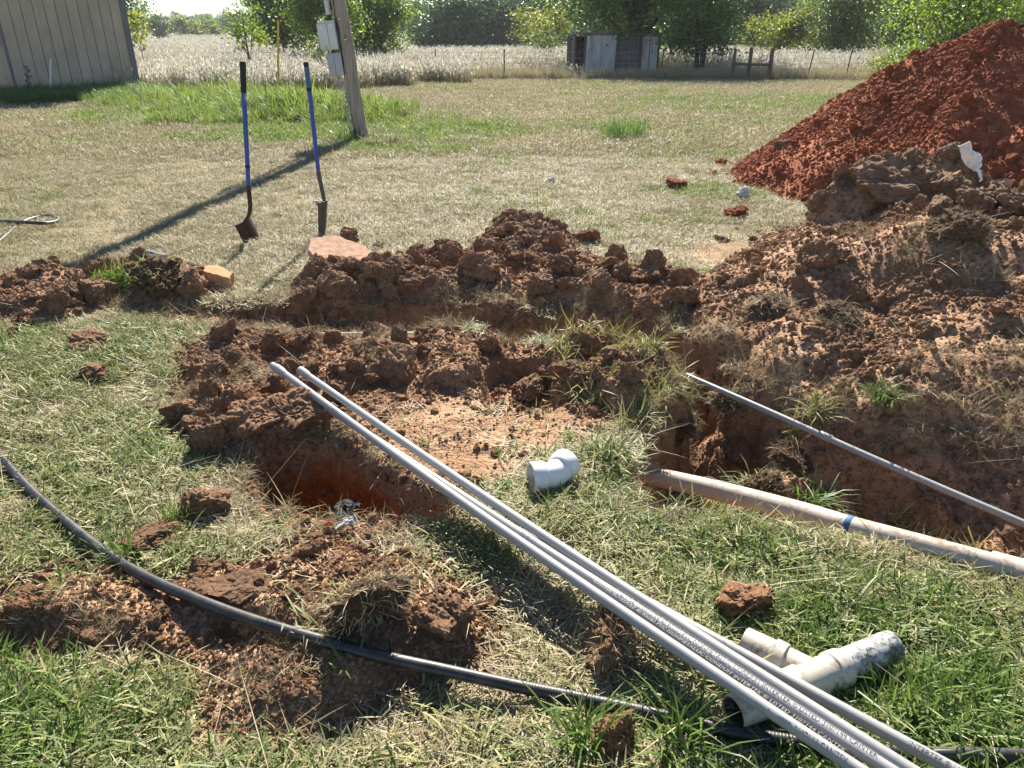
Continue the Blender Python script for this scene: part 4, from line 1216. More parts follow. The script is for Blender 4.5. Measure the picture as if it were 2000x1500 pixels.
# thin conduit lying along the trench
def trench_conduit():
    pts = [at(1340, 733, -0.03), at(1500, 803, -0.055), at(1700, 893, -0.085), at(1900, 980, -0.115), at(2060, 1048, -0.14)]
    root = empty("trench_conduit", (pts[2].x, pts[2].y, -0.3)); tag(root, "single thin grey conduit slanting across the deep part of the trench on the right", "conduit")
    P = spline(pts, 6)
    MB().tube(P, 0.0155, 20).build("pipe", M['conduit'], root, True)
    d = (pts[3] - pts[2]).normalized()
    c = at(1608, 851, -0.0712)
    MB().hollow(c - d * 0.02, c + d, [(0.0, 0.0155), (0.005, 0.019), (0.06, 0.019), (0.065, 0.0155)], 20).build("coupling", M['conduit'], root, True)
    pts = [at(560, 654, -0.02), at(640, 654, -0.02), at(760, 653, -0.02), at(860, 653, -0.02), at(970, 656, -0.03)]
    r2 = empty("trench_conduit", (pts[2].x, pts[2].y, -0.3)); tag(r2, "thin pale conduit lying in the trench behind the clod mound", "conduit")
    MB().tube(spline(pts, 6), 0.0155, 16).build("pipe", M['conduit'], r2, True)
    d = (pts[3] - pts[2]).normalized()
    MB().hollow(pts[2], pts[2] + d, [(0.0, 0.0155), (0.004, 0.019), (0.06, 0.019), (0.064, 0.0155)], 16).build("coupling", M['conduit'], r2, True)
trench_conduit()

def sewer_mat():
    t = NT("old_cream_sewer_pipe")
    p = t.coord()
    mp = t.new("ShaderNodeMapping"); mp.inputs["Scale"].default_value = (1.0, 1.0, 1.0); t.l(p, mp.inputs[0])
    a = t.noise(p, 5, 6, 0.7); b = t.noise(p, 40, 5, 0.75)
    c = t.mix(t.mapr(a, 0.35, 0.65), (0.42, 0.365, 0.30), (0.58, 0.54, 0.48))
    nz = t.new("ShaderNodeSeparateXYZ"); g = t.new("ShaderNodeNewGeometry"); t.l(g.outputs["Normal"], nz.inputs[0])
    soil = t.math('MULTIPLY', t.mapr(t.math('ADD', t.math('MULTIPLY', a, 0.6), t.math('MULTIPLY', b, 0.4)), 0.46, 0.58), t.mapr(nz.outputs[2], 0.55, 0.95))
    c = t.mix(t.math('MULTIPLY', soil, 0.85), c, (0.26, 0.14, 0.08))
    c = t.mix(t.mapr(b, 0.62, 0.75, 0.0, 0.5), c, (0.22, 0.16, 0.12))
    return t.done(t.bsdf(c, 0.6, t.bump(b, 0.2, 0.003), 0.35))
M['sewer'] = sewer_mat()
M['blue'] = plain("blue_tape", (0.03, 0.13, 0.27), 0.6, 0.3, 0, 0.3, 30)
def sewer():
    pts = [at(1190, 905, -0.22), at(1255, 925, -0.205), at(1400, 958, -0.15), at(1560, 1000, -0.075), at(1660, 1030, -0.03), at(1800, 1068, 0.0), at(2000, 1122, 0.01), at(2150, 1165, 0.01)]
    root = empty("sewer_pipe", (pts[3].x, pts[3].y, -0.2)); tag(root, "thick cream plastic sewer pipe emerging from the soil block and running off along the grass", "pipe")
    CLEAR.append((np.array([q[:2] for q in pts]), 0.062))
    MB().tube(spline(pts, 8), 0.043, 32).build("pipe", M['sewer'], root, True)
    c = pts[4]; d = (pts[5] - pts[3]).normalized()
    MB().hollow(c - d * 0.012, c + d, [(0, 0.0432), (0.001, 0.0445), (0.021, 0.0448), (0.024, 0.0432)], 32).build("blue_band", M['blue'], root, True)
    c = pts[6]
    MB().hollow(c - d * 0.1, c + d, [(0, 0.0435), (0.004, 0.050), (0.12, 0.050), (0.126, 0.0435)], 32).build("hub", M['sewer'], root, True)
sewer()

def poly_mat():
    t = NT("black_poly_pipe")
    b = t.noise(t.coord(), 12, 5, 0.7); f = t.noise(t.coord(), 90, 3, 0.7)
    c = t.mix(t.mapr(b, 0.42, 0.68), (0.016, 0.016, 0.018), (0.062, 0.058, 0.052))
    return t.done(t.bsdf(c, t.mapr(f, 0.3, 0.7, 0.36, 0.52), t.bump(f, 0.1, 0.002), 0.55))
M['poly'] = poly_mat()
def black_pipe():
    px = [(-60, 820), (0, 892), (60, 958), (130, 1020), (210, 1083), (290, 1130), (370, 1165), (460, 1200), (560, 1232), (660, 1260), (760, 1286), (880, 1312), (1000, 1338), (1120, 1362), (1230, 1385), (1350, 1412), (1480, 1438), (1620, 1458), (1760, 1470), (1900, 1474), (2060, 1478)]
    r = 0.0175
    pts = []
    for a, b in px:
        p = at(a, b, r)
        for _ in range(3):
            z = max(float(surf(p.x + np.array([0, .04, -.04, 0, 0]), p.y + np.array([0, 0, 0, .04, -.04])).max()), 0.0) + r + 0.008; p = at(a, b, z)
        pts.append([a, b, p.z])
    z = np.array([q[2] for q in pts])
    for _ in range(3): z = np.maximum(z * 0.9, np.convolve(np.pad(z, 1, mode='edge'), [0.3, 0.4, 0.3], 'valid'))
    P = spline([at(a, b, float(q)) for (a, b), q in zip(px, z)], 10)
    CLEAR.append((np.array([q[:2] for q in P[::4]]), 0.034))
    root = empty("black_water_pipe", (P[100].x, P[100].y, 0)); tag(root, "black plastic water pipe curving across the whole foreground", "pipe")
    MB().tube(P, r, 20).build("pipe", M['poly'], root, True)
    # ridged length near the middle: fine rings
    m = MB()
    for k in range(122, 175):
        q, d = P[k], (P[k + 1] - P[k]).normalized()
        for s in (0.0, 0.5):
            c = P[k].lerp(P[k + 1], s)
            m.hollow(c, c + d, [(0, r * 0.99), (0.0015, r + 0.0005), (0.0035, r + 0.0005), (0.005, r * 0.99)], 18)
    o = m.build("ridges", M['poly'], root, True); o["kind"] = "stuff"
    c, d = P[168], (P[170] - P[168]).normalized()
    MB().hollow(c, c + d, [(0, r), (0.002, r + 0.003), (0.05, r + 0.003), (0.052, r)], 20).build("coupling", M['black_plastic'], root, True)
black_pipe()

def hose():
    px = [(-40, 430), (0, 432), (45, 434), (85, 436), (108, 433), (114, 427), (104, 422), (85, 422), (62, 427), (45, 434), (30, 444), (14, 458), (0, 470), (-30, 492)]
    zz = [0.03, 0.03, 0.055, 0.05, 0.03, 0.02, 0.02, 0.02, 0.02, 0.02, 0.02, 0.02, 0.02, 0.02]
    P = spline([at(a, b, q) for (a, b), q in zip(px, zz)], 8)
    root = empty("looped_pipe", (P[30].x, P[30].y, 0)); tag(root, "black plastic pipe bent into a loop on the lawn at the left edge", "pipe")
    MB().tube(P, 0.0165, 14).build("pipe", M['poly'], root, True)
    MB().tube([P[-1] - Vector((0.02, 0.03, 0)), P[-1]], 0.02, 12).build("coupling", M['black_plastic'], root, True)
hose()

# white 45 degree elbow
def white_fit(name, base, dirt, d0, d1):
    t = NT(name)
    a = t.noise(t.coord(), 14, 6, 0.72); b = t.noise(t.coord(), 70, 4, 0.7)
    c = t.mix(t.mapr(t.math('ADD', t.math('MULTIPLY', a, 0.6), t.math('MULTIPLY', b, 0.4)), d0, d1), base, dirt)
    return t.done(t.bsdf(c, 0.38, t.bump(b, 0.1, 0.002), 0.5))
M['fit_white'] = white_fit("white_fitting", (0.80, 0.80, 0.80), (0.45, 0.39, 0.31), 0.56, 0.74)
M['fit_mould'] = white_fit("mouldy_pale_pipe", (0.52, 0.535, 0.51), (0.06, 0.062, 0.056), 0.43, 0.57)
M['fit_cream'] = white_fit("dirty_cream_fitting", (0.50, 0.465, 0.39), (0.19, 0.13, 0.085), 0.49, 0.64)
M['inside'] = plain("dark_pipe_inside", (0.10, 0.085, 0.07), 0.8)

def elbow():
    c = at(1083, 928, 0.060)
    root = empty("pipe_elbow", (c.x, c.y, 0)); tag(root, "clean white plastic pipe elbow lying on the grass beside the conduits", "pipe fitting")
    CLEAR.append((np.array([(c.x - 0.07, c.y), (c.x, c.y), (c.x + 0.06, c.y + 0.04)]), 0.07))
    K = 1.18
    a0 = Vector((-0.96, -0.28, 0.04)).normalized()         # hub opening to the left
    a1 = Vector((0.57, 0.80, 0.14)).normalized()
    k0 = c + a0 * 0.030*K; k1 = c + a1 * 0.030*K
    body = spline([k0 + a0 * 0.012*K, k0, c + (a0 + a1) * 0.004, k1, k1 + a1 * 0.012*K], 6)
    MB().tube(body, 0.0445*K, 36, False).build("bend", M['fit_white'], root, True)
    for q, a in ((k0, a0), (k1, a1)):
        MB().hollow(q + a * 0.006, q + a, [(p*K, q*K) for p, q in [(0.0, 0.0445), (0.002, 0.0515), (0.0045, 0.0525), (0.045, 0.0525), (0.047, 0.0515), (0.047, 0.0455), (0.004, 0.0448), (0.0, 0.040), (-0.02, 0.039)]], 40).build("hub", M['fit_white'], root, True)
    MB().hollow(k0 + a0 * 0.006, k0 + a0, [(p*K, q*K) for p, q in [(-0.004, 0.0446), (-0.002, 0.0475), (0.0, 0.0475), (0.001, 0.0446)]], 36).build("bead", M['fit_white'], root, True)
elbow()

# old tee with a long mouldy length of pipe
def tee():
    j = at(1588, 1322, 0.05)
    l = at(1432, 1392, 0.052); r_ = at(1742, 1262, 0.058); s = at(1452, 1258, 0.05)
    root = empty("pipe_tee", (j.x, j.y, 0)); tag(root, "old dirty cream pipe tee with a mould-spotted pipe, lying under the conduits", "pipe fitting")
    R = 0.0445
    CLEAR.append((np.array([l[:2], r_[:2]]), 0.075)); CLEAR.append((np.array([j[:2], s[:2]]), 0.075))
    run = (r_ - l).normalized(); L = (r_ - l).length
    jt = (j - l).dot(run)
    MB().hollow(l, r_, [(0.02, R * 0.88), (0.0, R * 0.90), (0.0, R * 0.99), (0.004, R), (jt - 0.065, R)], 40).build("run_pipe", M['fit_cream'], root, True)
    MB().hollow(l + run * (jt - 0.095), r_, [(0, R + 0.0002), (0.002, R + 0.007), (0.040, R + 0.008), (0.044, R + 0.003), (0.145, R + 0.003), (0.150, R + 0.008), (0.185, R + 0.007), (0.187, R + 0.0002)], 40).build("tee_body", M['fit_cream'], root, True)
    p0 = l + run * (jt + 0.085)
    LL = (r_ - p0).length
    MB().hollow(p0, r_, [(0, R), (LL - 0.003, R), (LL, R * 0.985), (LL, R * 0.91), (LL - 0.10, R * 0.89)], 40).build("mouldy_pipe", M['fit_mould'], root, True)
    MB().hollow(l + run * 0.003, r_, [(0, R * 0.875), (0.12, R * 0.875), (0.12, 0.001)], 32).build("bore", M['inside'], root, True)
    br = (s - (l + run * jt)); br.z = 0.0; bl = br.length; br.normalize()
    c = l + run * jt
    MB().hollow(c, c + br, [(0.02, R), (0.085, R), (0.087, R + 0.007), (0.12, R + 0.008), (0.122, R + 0.002), (bl, R + 0.001), (bl, R * 0.9), (bl - 0.06, R * 0.88), (bl - 0.06, 0.001)], 36).build("branch", M['fit_cream'], root, True)
    wrap_text("A001", 0.028, M['ink_green'], l, run, R, 0.045, -0.35, root)
tee()

# ------------------------------------------------------------------ tools stuck in the lawn
def paint_mat(name, col, wear, w0, w1):
    t = NT(name)
    mp = t.new("ShaderNodeMapping"); mp.inputs["Scale"].default_value = (1, 1, 0.25); t.l(t.coord(), mp.inputs[0])
    a = t.noise(mp.outputs[0], 22, 5, 0.7)
    return t.done(t.bsdf(t.mix(t.mapr(a, w0, w1), col, wear), 0.42, None, 0.45))
M['handle_blue'] = paint_mat("blue_fibreglass_handle", (0.022, 0.075, 0.36), (0.42, 0.46, 0.58), 0.64, 0.72)
M['handle_teal'] = paint_mat("teal_blue_grip", (0.012, 0.12, 0.24), (0.05, 0.15, 0.25), 0.5, 0.7)
M['grip'] = plain("black_rubber_grip", (0.022, 0.022, 0.024), 0.6, 0.3, 0, 0.3, 15)
M['rusty'] = plain("rusty_steel", (0.065, 0.036, 0.025), 0.62, 0.4, 0.35, 0.35, 18, 0.002, ((0.13, 0.06, 0.03), 0.5, 0.7))
M['dull_steel'] = plain("dull_dirty_steel", (0.095, 0.085, 0.082), 0.55, 0.4, 0.4, 0.25, 18, 0.002, ((0.19, 0.14, 0.10), 0.52, 0.75))

def sheet(m, P, thick):
    """solid curved sheet from a grid of points P[row][col]"""
    nr, nc = len(P), len(P[0])
    V = []
    for sgn in (0, 1):
        for r in range(nr):
            for c in range(nc):
                a = P[min(r + 1, nr - 1)][c] - P[max(r - 1, 0)][c]; b = P[r][min(c + 1, nc - 1)] - P[r][max(c - 1, 0)]
                n = a.cross(b).normalized()
                V.append(P[r][c] + n * (thick * (sgn - 0.5)))
    F = []; o = nr * nc
    for r in range(nr - 1):
        for c in range(nc - 1):
            i = r * nc + c
            F.append((i, i + nc, i + nc + 1, i + 1)); F.append((o + i, o + i + 1, o + i + nc + 1, o + i + nc))
    for c in range(nc - 1):
        F.append((c, c + 1, o + c + 1, o + c)); i = (nr - 1) * nc + c; F.append((i + 1, i, o + i, o + i + 1))
    for r in range(nr - 1):
        i = r * nc; F.append((i + nc, i, o + i, o + i + nc)); i = r * nc + nc - 1; F.append((i, i + nc, o + i + nc, o + i))
    m.add(V, F)

def shovel():
    g = at(497, 474)
    Y = g.y
    q = lambda a, b, dy=0.0: atY(a, b, Y + dy)
    root = empty("shovel", (g.x, g.y, 0)); tag(root, "rusty-bladed shovel with a blue handle and long black grip, stuck upright in the lawn", "shovel")
    top, gb, hb = q(474, 120, 0.10), q(476, 181, 0.09), q(486, 374, 0.03)
    MB().tube([gb - (hb - gb) * 0.02, gb, gb + (hb - gb) * 0.5, hb], [0.0205, 0.0205, 0.019, 0.0175], 16).build("handle", M['handle_blue'], root, True)
    MB().tube([top, top + (gb - top) * 0.06, top + (gb - top) * 0.5, gb], [0.021, 0.025, 0.0235, 0.0235], 16).build("grip", M['grip'], root, True)
    b1 = q(483.5, 325, 0.045); d = (hb - gb).normalized()
    MB().hollow(b1, b1 + d, [(-0.012, 0.018), (-0.011, 0.0205), (0.011, 0.0205), (0.012, 0.018)], 16).build("band", M['grip'], root, True)
    neck = q(477, 434, 0.0)
    S = spline([hb - d * 0.05, hb, q(488.5, 400, 0.02), q(487, 417, 0.01), q(482, 428, 0.0), neck], 6)
    n = len(S)
    MB().tube(S, [0.0205 - 0.006 * (k / (n - 1)) for k in range(n)], 14).build("socket", M['rusty'], root, True)
    # blade: seen from behind at a slant; long axis down and to the right, width running back into the lawn
    ctop, cbot = q(474, 433, 0.0), q(497, 474, 0.0) - Vector((0, 0, 0.03))
    lx = (cbot - ctop); LB = lx.length; lx.normalize()
    wid = Vector((0.40, 0.90, 0.10)); wid = (wid - lx * wid.dot(lx)).normalized()
    nr = lx.cross(wid).normalized()
    rows = []
    for i in range(15):
        t = i / 14
        hw = 0.102 * (1 - 0.06 * t) * (1 if t < 0.8 else math.sqrt(max(1 - ((t - 0.8) / 0.25) ** 2, 0.0)))
        row = []
        for j in range(11):
            s = (j - 5) / 5
            p = ctop + lx * (LB * t) + wid * (hw * s) + nr * (0.035 * (1 - s * s) * (1 - 0.5 * t))
            row.append(p)
        rows.append(row)
    m = MB(); sheet(m, rows, 0.004); m.build("blade", M['rusty'], root, True, 50)
    m = MB()
    for sgn in (-1, 1):
        e0 = ctop + wid * (0.030 * sgn) + nr * 0.033; e1 = ctop + wid * (0.102 * sgn)
        stp = -lx * 0.006 - nr * 0.022
        m.hexa([e0, e1, e1 + stp, e0 + stp, e0 + lx * 0.005, e1 + lx * 0.005, e1 + lx * 0.005 + stp, e0 + lx * 0.005 + stp])
    m.build("step", M['rusty'], root)
    MB().tube([ctop + nr * 0.034 - lx * 0.01, ctop + nr * 0.034 + lx * LB * 0.45], [0.017, 0.006], 10).build("frog", M['rusty'], root, True)
shovel()

def spade():
    g = at(627, 459); Y = g.y
    q = lambda a, b, dy=0.0: atY(a, b, Y + dy)
    root = empty("trench_spade", (g.x, g.y, 0)); tag(root, "narrow trenching spade with a teal-topped blue handle, stuck upright in the lawn", "spade")
    top, c1, c2, c3, hb = q(597, 121, 0.05), q(598.5, 131, 0.05), q(603, 171, 0.045), q(604.5, 178, 0.045), q(622, 338, 0.02)
    MB().tube([c3, c3 + (hb - c3) * 0.5, hb], [0.0185, 0.0185, 0.0175], 16).build("handle", M['handle_blue'], root, True)
    MB().tube([c1, c2], 0.0205, 16).build("teal_grip", M['handle_teal'], root, True)
    MB().tube([top, top + (c1 - top) * 0.25, c1], [0.017, 0.022, 0.022], 16).build("end_cap", M['grip'], root, True)
    MB().tube([c2, c3], 0.0215, 16).build("band", M['grip'], root, True)
    sb = q(632.5, 388, 0.0)
    MB().tube([hb - (sb - hb) * 0.05, hb, sb, sb + (sb - hb) * 0.10], [0.019, 0.02, 0.0175, 0.014], 14).build("socket", M['dull_steel'], root, True)
    # long narrow blade, turned nearly edge-on, with a foot step at its head
    wv = Vector((0.50, 0.85, 0.0)).normalized()
    ctop, cbot = q(630, 393), q(627, 459) - Vector((0, 0, 0.07))
    lx = (cbot - ctop).normalized(); LB = (cbot - ctop).length
    nr = lx.cross(wv).normalized()
    rows = []
    for i in range(13):
        t = i / 12
        hw = 0.062 * (1 - 0.35 * t) * (1 if t < 0.85 else math.sqrt(max(1 - ((t - 0.85) / 0.19) ** 2, 0.0)))
        rows.append([ctop + lx * (LB * t) + wv * (hw * s) + nr * (0.022 * (1 - s * s)) for s in [(j - 4) / 4 for j in range(9)]])
    m = MB(); sheet(m, rows, 0.004); m.build("blade", M['dull_steel'], root, True, 50)
    a = q(638, 391); b = q(613, 393)
    m = MB(); st = [(a + (b - a) * t) for t in (0, 0.35, 0.7, 1.0)]
    P = [[p + Vector((0, -0.03, 0)), p + Vector((0, 0, -0.006)), p + Vector((0, 0.03, 0))] for p in st]
    sheet(m, P, 0.006); m.build("foot_step", M['dull_steel'], root)
    m = MB()
    w1, w2, w3 = q(616, 395), q(624, 397), q(624, 411)
    m.add([w1 + Vector((0, -.002, 0)), w2 + Vector((0, -.002, 0)), w3 + Vector((0, -.002, 0)), w1 + Vector((0, .002, 0)), w2 + Vector((0, .002, 0)), w3 + Vector((0, .002, 0))], [(0, 2, 1), (3, 4, 5), (0, 1, 4, 3), (1, 2, 5, 4), (2, 0, 3, 5)])
    m.build("step_gusset", M['dull_steel'], root)
spade()

# ------------------------------------------------------------------ slab, stones and litter
def rough_slab(name, label, cat, outline, thick, tilt, mat, seed, z0=0.0, ztop=None):
    """broken slab: bevelled irregular prism with a pitted top"""
    bm = bmesh.new()
    rnd = random.Random(seed)
    c = sum(outline, Vector()) / len(outline)
    dense = []
    for i in range(len(outline)):
        a, b = outline[i], outline[(i + 1) % len(outline)]
        for k in range(5):
            dense.append(a.lerp(b, k / 5) + Vector((rnd.uniform(-1, 1), rnd.uniform(-1, 1), 0)) * 0.006)
    n = len(dense)
    def zt(p): return tilt[0] * (p.x - c.x) + tilt[1] * (p.y - c.y) + z0
    rings = [(0.97, 0.0), (1.0, 0.12), (0.995, 0.5), (1.0, 0.85), (0.975, 1.0), (0.8, 1.0), (0.5, 1.01), (0.25, 1.0)]
    V = []
    for s, h in rings:
        for p in dense:
            q = c + (p - c) * s
            V.append(bm.verts.new((q.x - c.x + rnd.uniform(-.003, .003), q.y - c.y + rnd.uniform(-.003, .003), zt(q) + thick * h + (rnd.uniform(-.004, .004) if 0 < h < 1 else rnd.uniform(-.0012, .0012)))))
    for r in range(len(rings) - 1):
        for k in range(n):
            k2 = (k + 1) % n
            bm.faces.new((V[r * n + k], V[r * n + k2], V[(r + 1) * n + k2], V[(r + 1) * n + k]))
    bm.faces.new(V[-n:]); bm.faces.new(V[:n][::-1])
    me = bpy.data.meshes.new(name); bm.to_mesh(me); bm.free(); me.materials.append(mat)
    o = obj(name, me, None, (c.x, c.y, 0)); tag(o, label, cat); return o
M['pink_stone'] = plain("pinkish_sandstone", (0.42, 0.26, 0.18), 0.9, 0.15, 0, 0.35, 22, 0.008, ((0.30, 0.17, 0.11), 0.55, 0.75))
M['tan_brick'] = plain("tan_broken_brick", (0.50, 0.29, 0.16), 0.9, 0.15, 0, 0.18, 18, 0.004)
rough_slab("sandstone_slab", "flat pinkish broken slab tilted on the grass, two small clods on top", "stone slab",
           [at(604, 512, .03), at(612, 494, .05), at(660, 482, .09), at(712, 490, .1), at(742, 512, .07), at(735, 528, .05), at(690, 536, .03), at(625, 530, .01)], 0.05, (0.0, 0.24), M['pink_stone'], 3, 0.065)
rough_slab("brick_piece", "broken tan brick half buried at the right end of the left spoil ridge", "brick",
           [at(398, 540, .1), at(402, 522, .14), at(432, 520, .14), at(455, 536, .1), at(448, 548, .08), at(420, 552, .06)], 0.08, (-0.2, 0.15), M['tan_brick'], 5, 0.05)

RS = np.random.default_rng(4242)
M['white_stone'] = plain("pale_stone", (0.62, 0.60, 0.56), 0.8, 0.2, 0, 0.15, 12, 0.004, ((0.40, 0.33, 0.26), 0.55, 0.7))
def stone(px, py, wpx, label, mat, flat=0.7, name="stone", cat="stone"):
    p = hit(px, py); depth = p.y * CP + (CAM_H - p.z) * SP
    s = wpx * depth / FPX / 2
    o = obj(name, CL_BIG[int(RS.integers(12))], None, (p.x, p.y, p.z + s * 0.35)); o.scale = (s, s * 0.8, s * flat); o.rotation_euler = (0.2, 0.15, 0.9); coat(o, mat)
    tag(o, label, cat); return o
stone(1450, 386, 38, "white stone at the left foot of the red dirt pile", M['white_stone'], 0.8)
stone(1075, 357, 20, "small pale stone alone in the middle of the lawn", M['white_stone'], 0.8)

def lone(px, py, wpx, label, key='brown', flat=0.9, sink=0.2, name="soil_clod", variant=None, on=None):
    """clod that lies apart from the heaps"""
    p = hit(px, py); depth = p.y * CP + (CAM_H - p.z) * SP
    s = wpx * depth / FPX / 2 / 0.8
    o = bpy.data.objects.new(name, CL_BIG[variant if variant is not None else int(RS.integers(len(CL_BIG)))])
    o.location = (p.x, p.y + s * 0.4, p.z + s * (0.6 - sink) * flat); o.scale = (s, s * 0.9, s * flat)
    o.rotation_euler = (float(RS.uniform(-.3, .3)), float(RS.uniform(-.3, .3)), float(RS.uniform(0, 6.28)))
    link(o); coat(o, key); tag(o, label, "clod", "single clods round the trench"); return o
LONE = [
    (1325, 372, 46, "flat red clod alone on the lawn left of the white stone", 'red', 0.55),
    (1408, 325, 26, "dark red clod on the lawn, upper of two left of the red pile", 'red', 0.7),
    (1390, 345, 22, "small red clod on the lawn, lower of two left of the red pile", 'red', 0.7),
    (1441, 428, 54, "crumbled orange-red clod on the grass below the white stone", 'red', 0.55),
    (1527, 290, 34, "dark brown clod at the back edge of the red pile's foot", 'grey', 0.6),
    (1412, 470, 28, "flat dark scrap of soil on the grass left of the brown spoil bank", 'grey', 0.4),
    (1471, 470, 20, "smallest dark clod on the grass beside the brown spoil bank", 'grey', 0.5),
    (1148, 474, 40, "single brown clod right of the small dirt heap", 'brown', 0.9),
    (683, 494, 34, "rough brown clod in the middle of the pinkish slab", 'brown', 0.9),
    (655, 515, 22, "small brown clod near the front edge of the pinkish slab", 'brown', 0.8),
    (735, 484, 20, "small clod in the grass just behind the pinkish slab", 'brown', 0.8),
    (870, 502, 34, "brown clod on the lawn edge left of the small dirt heap", 'brown', 0.8),
    (395, 1010, 84, "tan clod in the grass left of the square hole", 'brown', 0.75),
    (300, 1072, 100, "wide crumbled tan clod in the grass above the black pipe", 'brown', 0.5),
    (1455, 1205, 118, "flat tan clod on the grass above the pipe tee", 'orange', 0.55),
    (1190, 1300, 128, "big round root-matted clod between the black pipe and the conduits", 'brown', 1.0),
    (1208, 1470, 88, "round tan clod in the green grass at the bottom edge", 'orange', 0.95),
    (172, 685, 74, "low brown clod in the green grass at the left, upper of two", 'brown', 0.55),
    (172, 748, 66, "low brown clod in the green grass at the left, lower of two", 'brown', 0.55),
    (15, 660, 30, "small brown clod in the grass at the left edge", 'brown', 0.7),
    (572, 848, 112, "large square-cut brown block of earth beside the conduits above the hole", 'brown', 0.85),
    (490, 850, 92, "cracked brown clod left of the square-cut block", 'brown', 0.85),
    (412, 890, 78, "upright brown clod at the left corner of the square hole", 'brown', 1.25),
    (350, 820, 62, "brown clod at the left end of the clod mound", 'brown', 0.75),
    (1030, 778, 62, "squarish brown clod standing in the small pit", 'brown', 0.9),
    (945, 545, 80, "blocky brown clod on the middle of the spoil ridge", 'brown', 0.85),
    (1065, 570, 56, "smooth reddish clod on the right half of the spoil ridge", 'brown', 0.95),
    (1445, 895, 66, "brown clod among the grass in the bottom of the deep trench", 'brown', 0.8),
    (1560, 915, 88, "matted sod clump in the bottom of the deep trench", 'dark_sod', 0.7),
    (780, 740, 62, "tall cracked brown clod behind the conduits", 'brown', 1.2),
    (1745, 400, 135, "largest grey-brown cracked clay block below the red pile", 'grey', 0.6),
    (1840, 392, 100, "grey-brown clay block beside the white plastic scrap", 'grey', 0.6),
    (1915, 412, 80, "brown block of earth right of the grey clay blocks", 'grey', 0.7),
    (1985, 420, 80, "pale brown block of earth cut by the right edge of the picture", 'grey', 0.9),
    (1840, 415, 54, "rounded brown clod below the grey clay blocks", 'grey', 0.7),
    (300, 572, 100, "big dark clod with grass on top in the left spoil ridge", 'dark_sod', 0.75),
    (182, 590, 66, "dark square clod at the front of the left spoil ridge", 'brown', 0.9),
    (365, 580, 58, "rounded dark clod at the right of the left spoil ridge", 'brown', 0.9),
    (1000, 655, 86, "tan clod on the far edge of the soil block, above the small pit", 'brown', 0.85),
    (960, 690, 56, "brown clod at the left rim of the small pit", 'brown', 0.9),
    (1120, 745, 58, "brown clod at the right rim of the small pit", 'brown', 1.1),
    (725, 1215, 120, "root-covered dark sod lump right of the middle of the foreground soil", 'dark_sod', 1.05),
    (870, 1250, 110, "broad lump of brown soil at the right end of the foreground soil", 'brown', 0.8),
    (460, 1170, 96, "tan lump of soil under the black pipe left of centre", 'brown', 0.5),
    (1505, 615, 80, "shaggy sod clump low on the left half of the brown spoil bank", 'dark_sod', 0.6),
    (1650, 632, 70, "shaggy sod clump in the middle of the brown spoil bank", 'dark_sod', 0.6),
    (1880, 468, 84, "matted dry sod high on the brown spoil bank below the clay blocks", 'dark_sod', 0.7),
    (1610, 520, 90, "smooth-faced brown clod high on the brown spoil bank", 'brown', 0.8),
    (1375, 800, 70, "reddish clod fallen into the trench below the sod mound", 'brown', 0.9),
    (1330, 850, 62, "matted sod lump in the dark gap where the sewer pipe comes out", 'dark_sod', 0.9),
    (1490, 975, 76, "grassy sod lump leaning on the sewer pipe, left of the drooping tuft", 'dark_sod', 0.8),
    (1430, 800, 60, "rooty sod lump on the trench floor under the slanting conduit", 'dark_sod', 0.8),
    (1270, 552, 46, "brown clod where the spoil ridge meets the lawn", 'brown', 0.85),
    (60, 1205, 84, "tan lump of soil at the left end of the foreground soil", 'orange', 0.6),
]
def hairy(o, n, ln, w, seed, key='g_straw', down=0.4):
    """roots or thatch standing out of a clod, as a part of it"""
    rng = np.random.default_rng(seed)
    me = o.data; nv = len(me.vertices)
    co = np.zeros(nv * 3, np.float32); me.vertices.foreach_get("co", co); co = co.reshape(-1, 3)
    pick = rng.choice(nv, n); P = co[pick]; N = P / np.linalg.norm(P, axis=1)[:, None]
    s = o.scale[0]
    d = N + 0.7 * rng.normal(size=(n, 3)); d[:, 2] -= down; d /= np.linalg.norm(d, axis=1)[:, None]
    L = ln / s * rng.uniform(0.4, 1.3, n)[:, None]; W = np.cross(d, rng.normal(size=(n, 3))); W = W / np.linalg.norm(W, axis=1)[:, None] * (w / s)
    b = d + 0.6 * rng.normal(size=(n, 3)); b /= np.linalg.norm(b, axis=1)[:, None]
    p1 = P + d * L * 0.55; p2 = p1 + b * L * 0.45
    V = np.stack([P - W * .5, P + W * .5, p1 + W * .5, p1 - W * .5, p2], 1).reshape(-1, 3)
    i = np.arange(n)[:, None] * 5
    F = np.concatenate([i + np.array([q]) for q in ([0, 1, 2], [0, 2, 3], [3, 2, 4])], 1).reshape(-1, 3)
    m = mesh_np("roots", V, F, True, {"tint": np.repeat(rng.random(n), 5)}, [M[key]])
    c = bpy.data.objects.new("roots", m); link(c, o); return c
LONE_OBJ = {}
for px, py, w, lab, key, fl in LONE:
    LONE_OBJ[lab] = o_ = lone(px, py, w, lab, key, fl)
    if lab.endswith('pinkish slab') and 'behind' not in lab: o_.location.z += 0.10; o_.location.y += 0.05
    if 'root' in lab or 'sod' in lab: hairy(o_, 700, 0.055, 0.0022, px)
    elif 'grass on top' in lab: hairy(o_, 260, 0.09, 0.004, px, 'g_clip', -0.5)

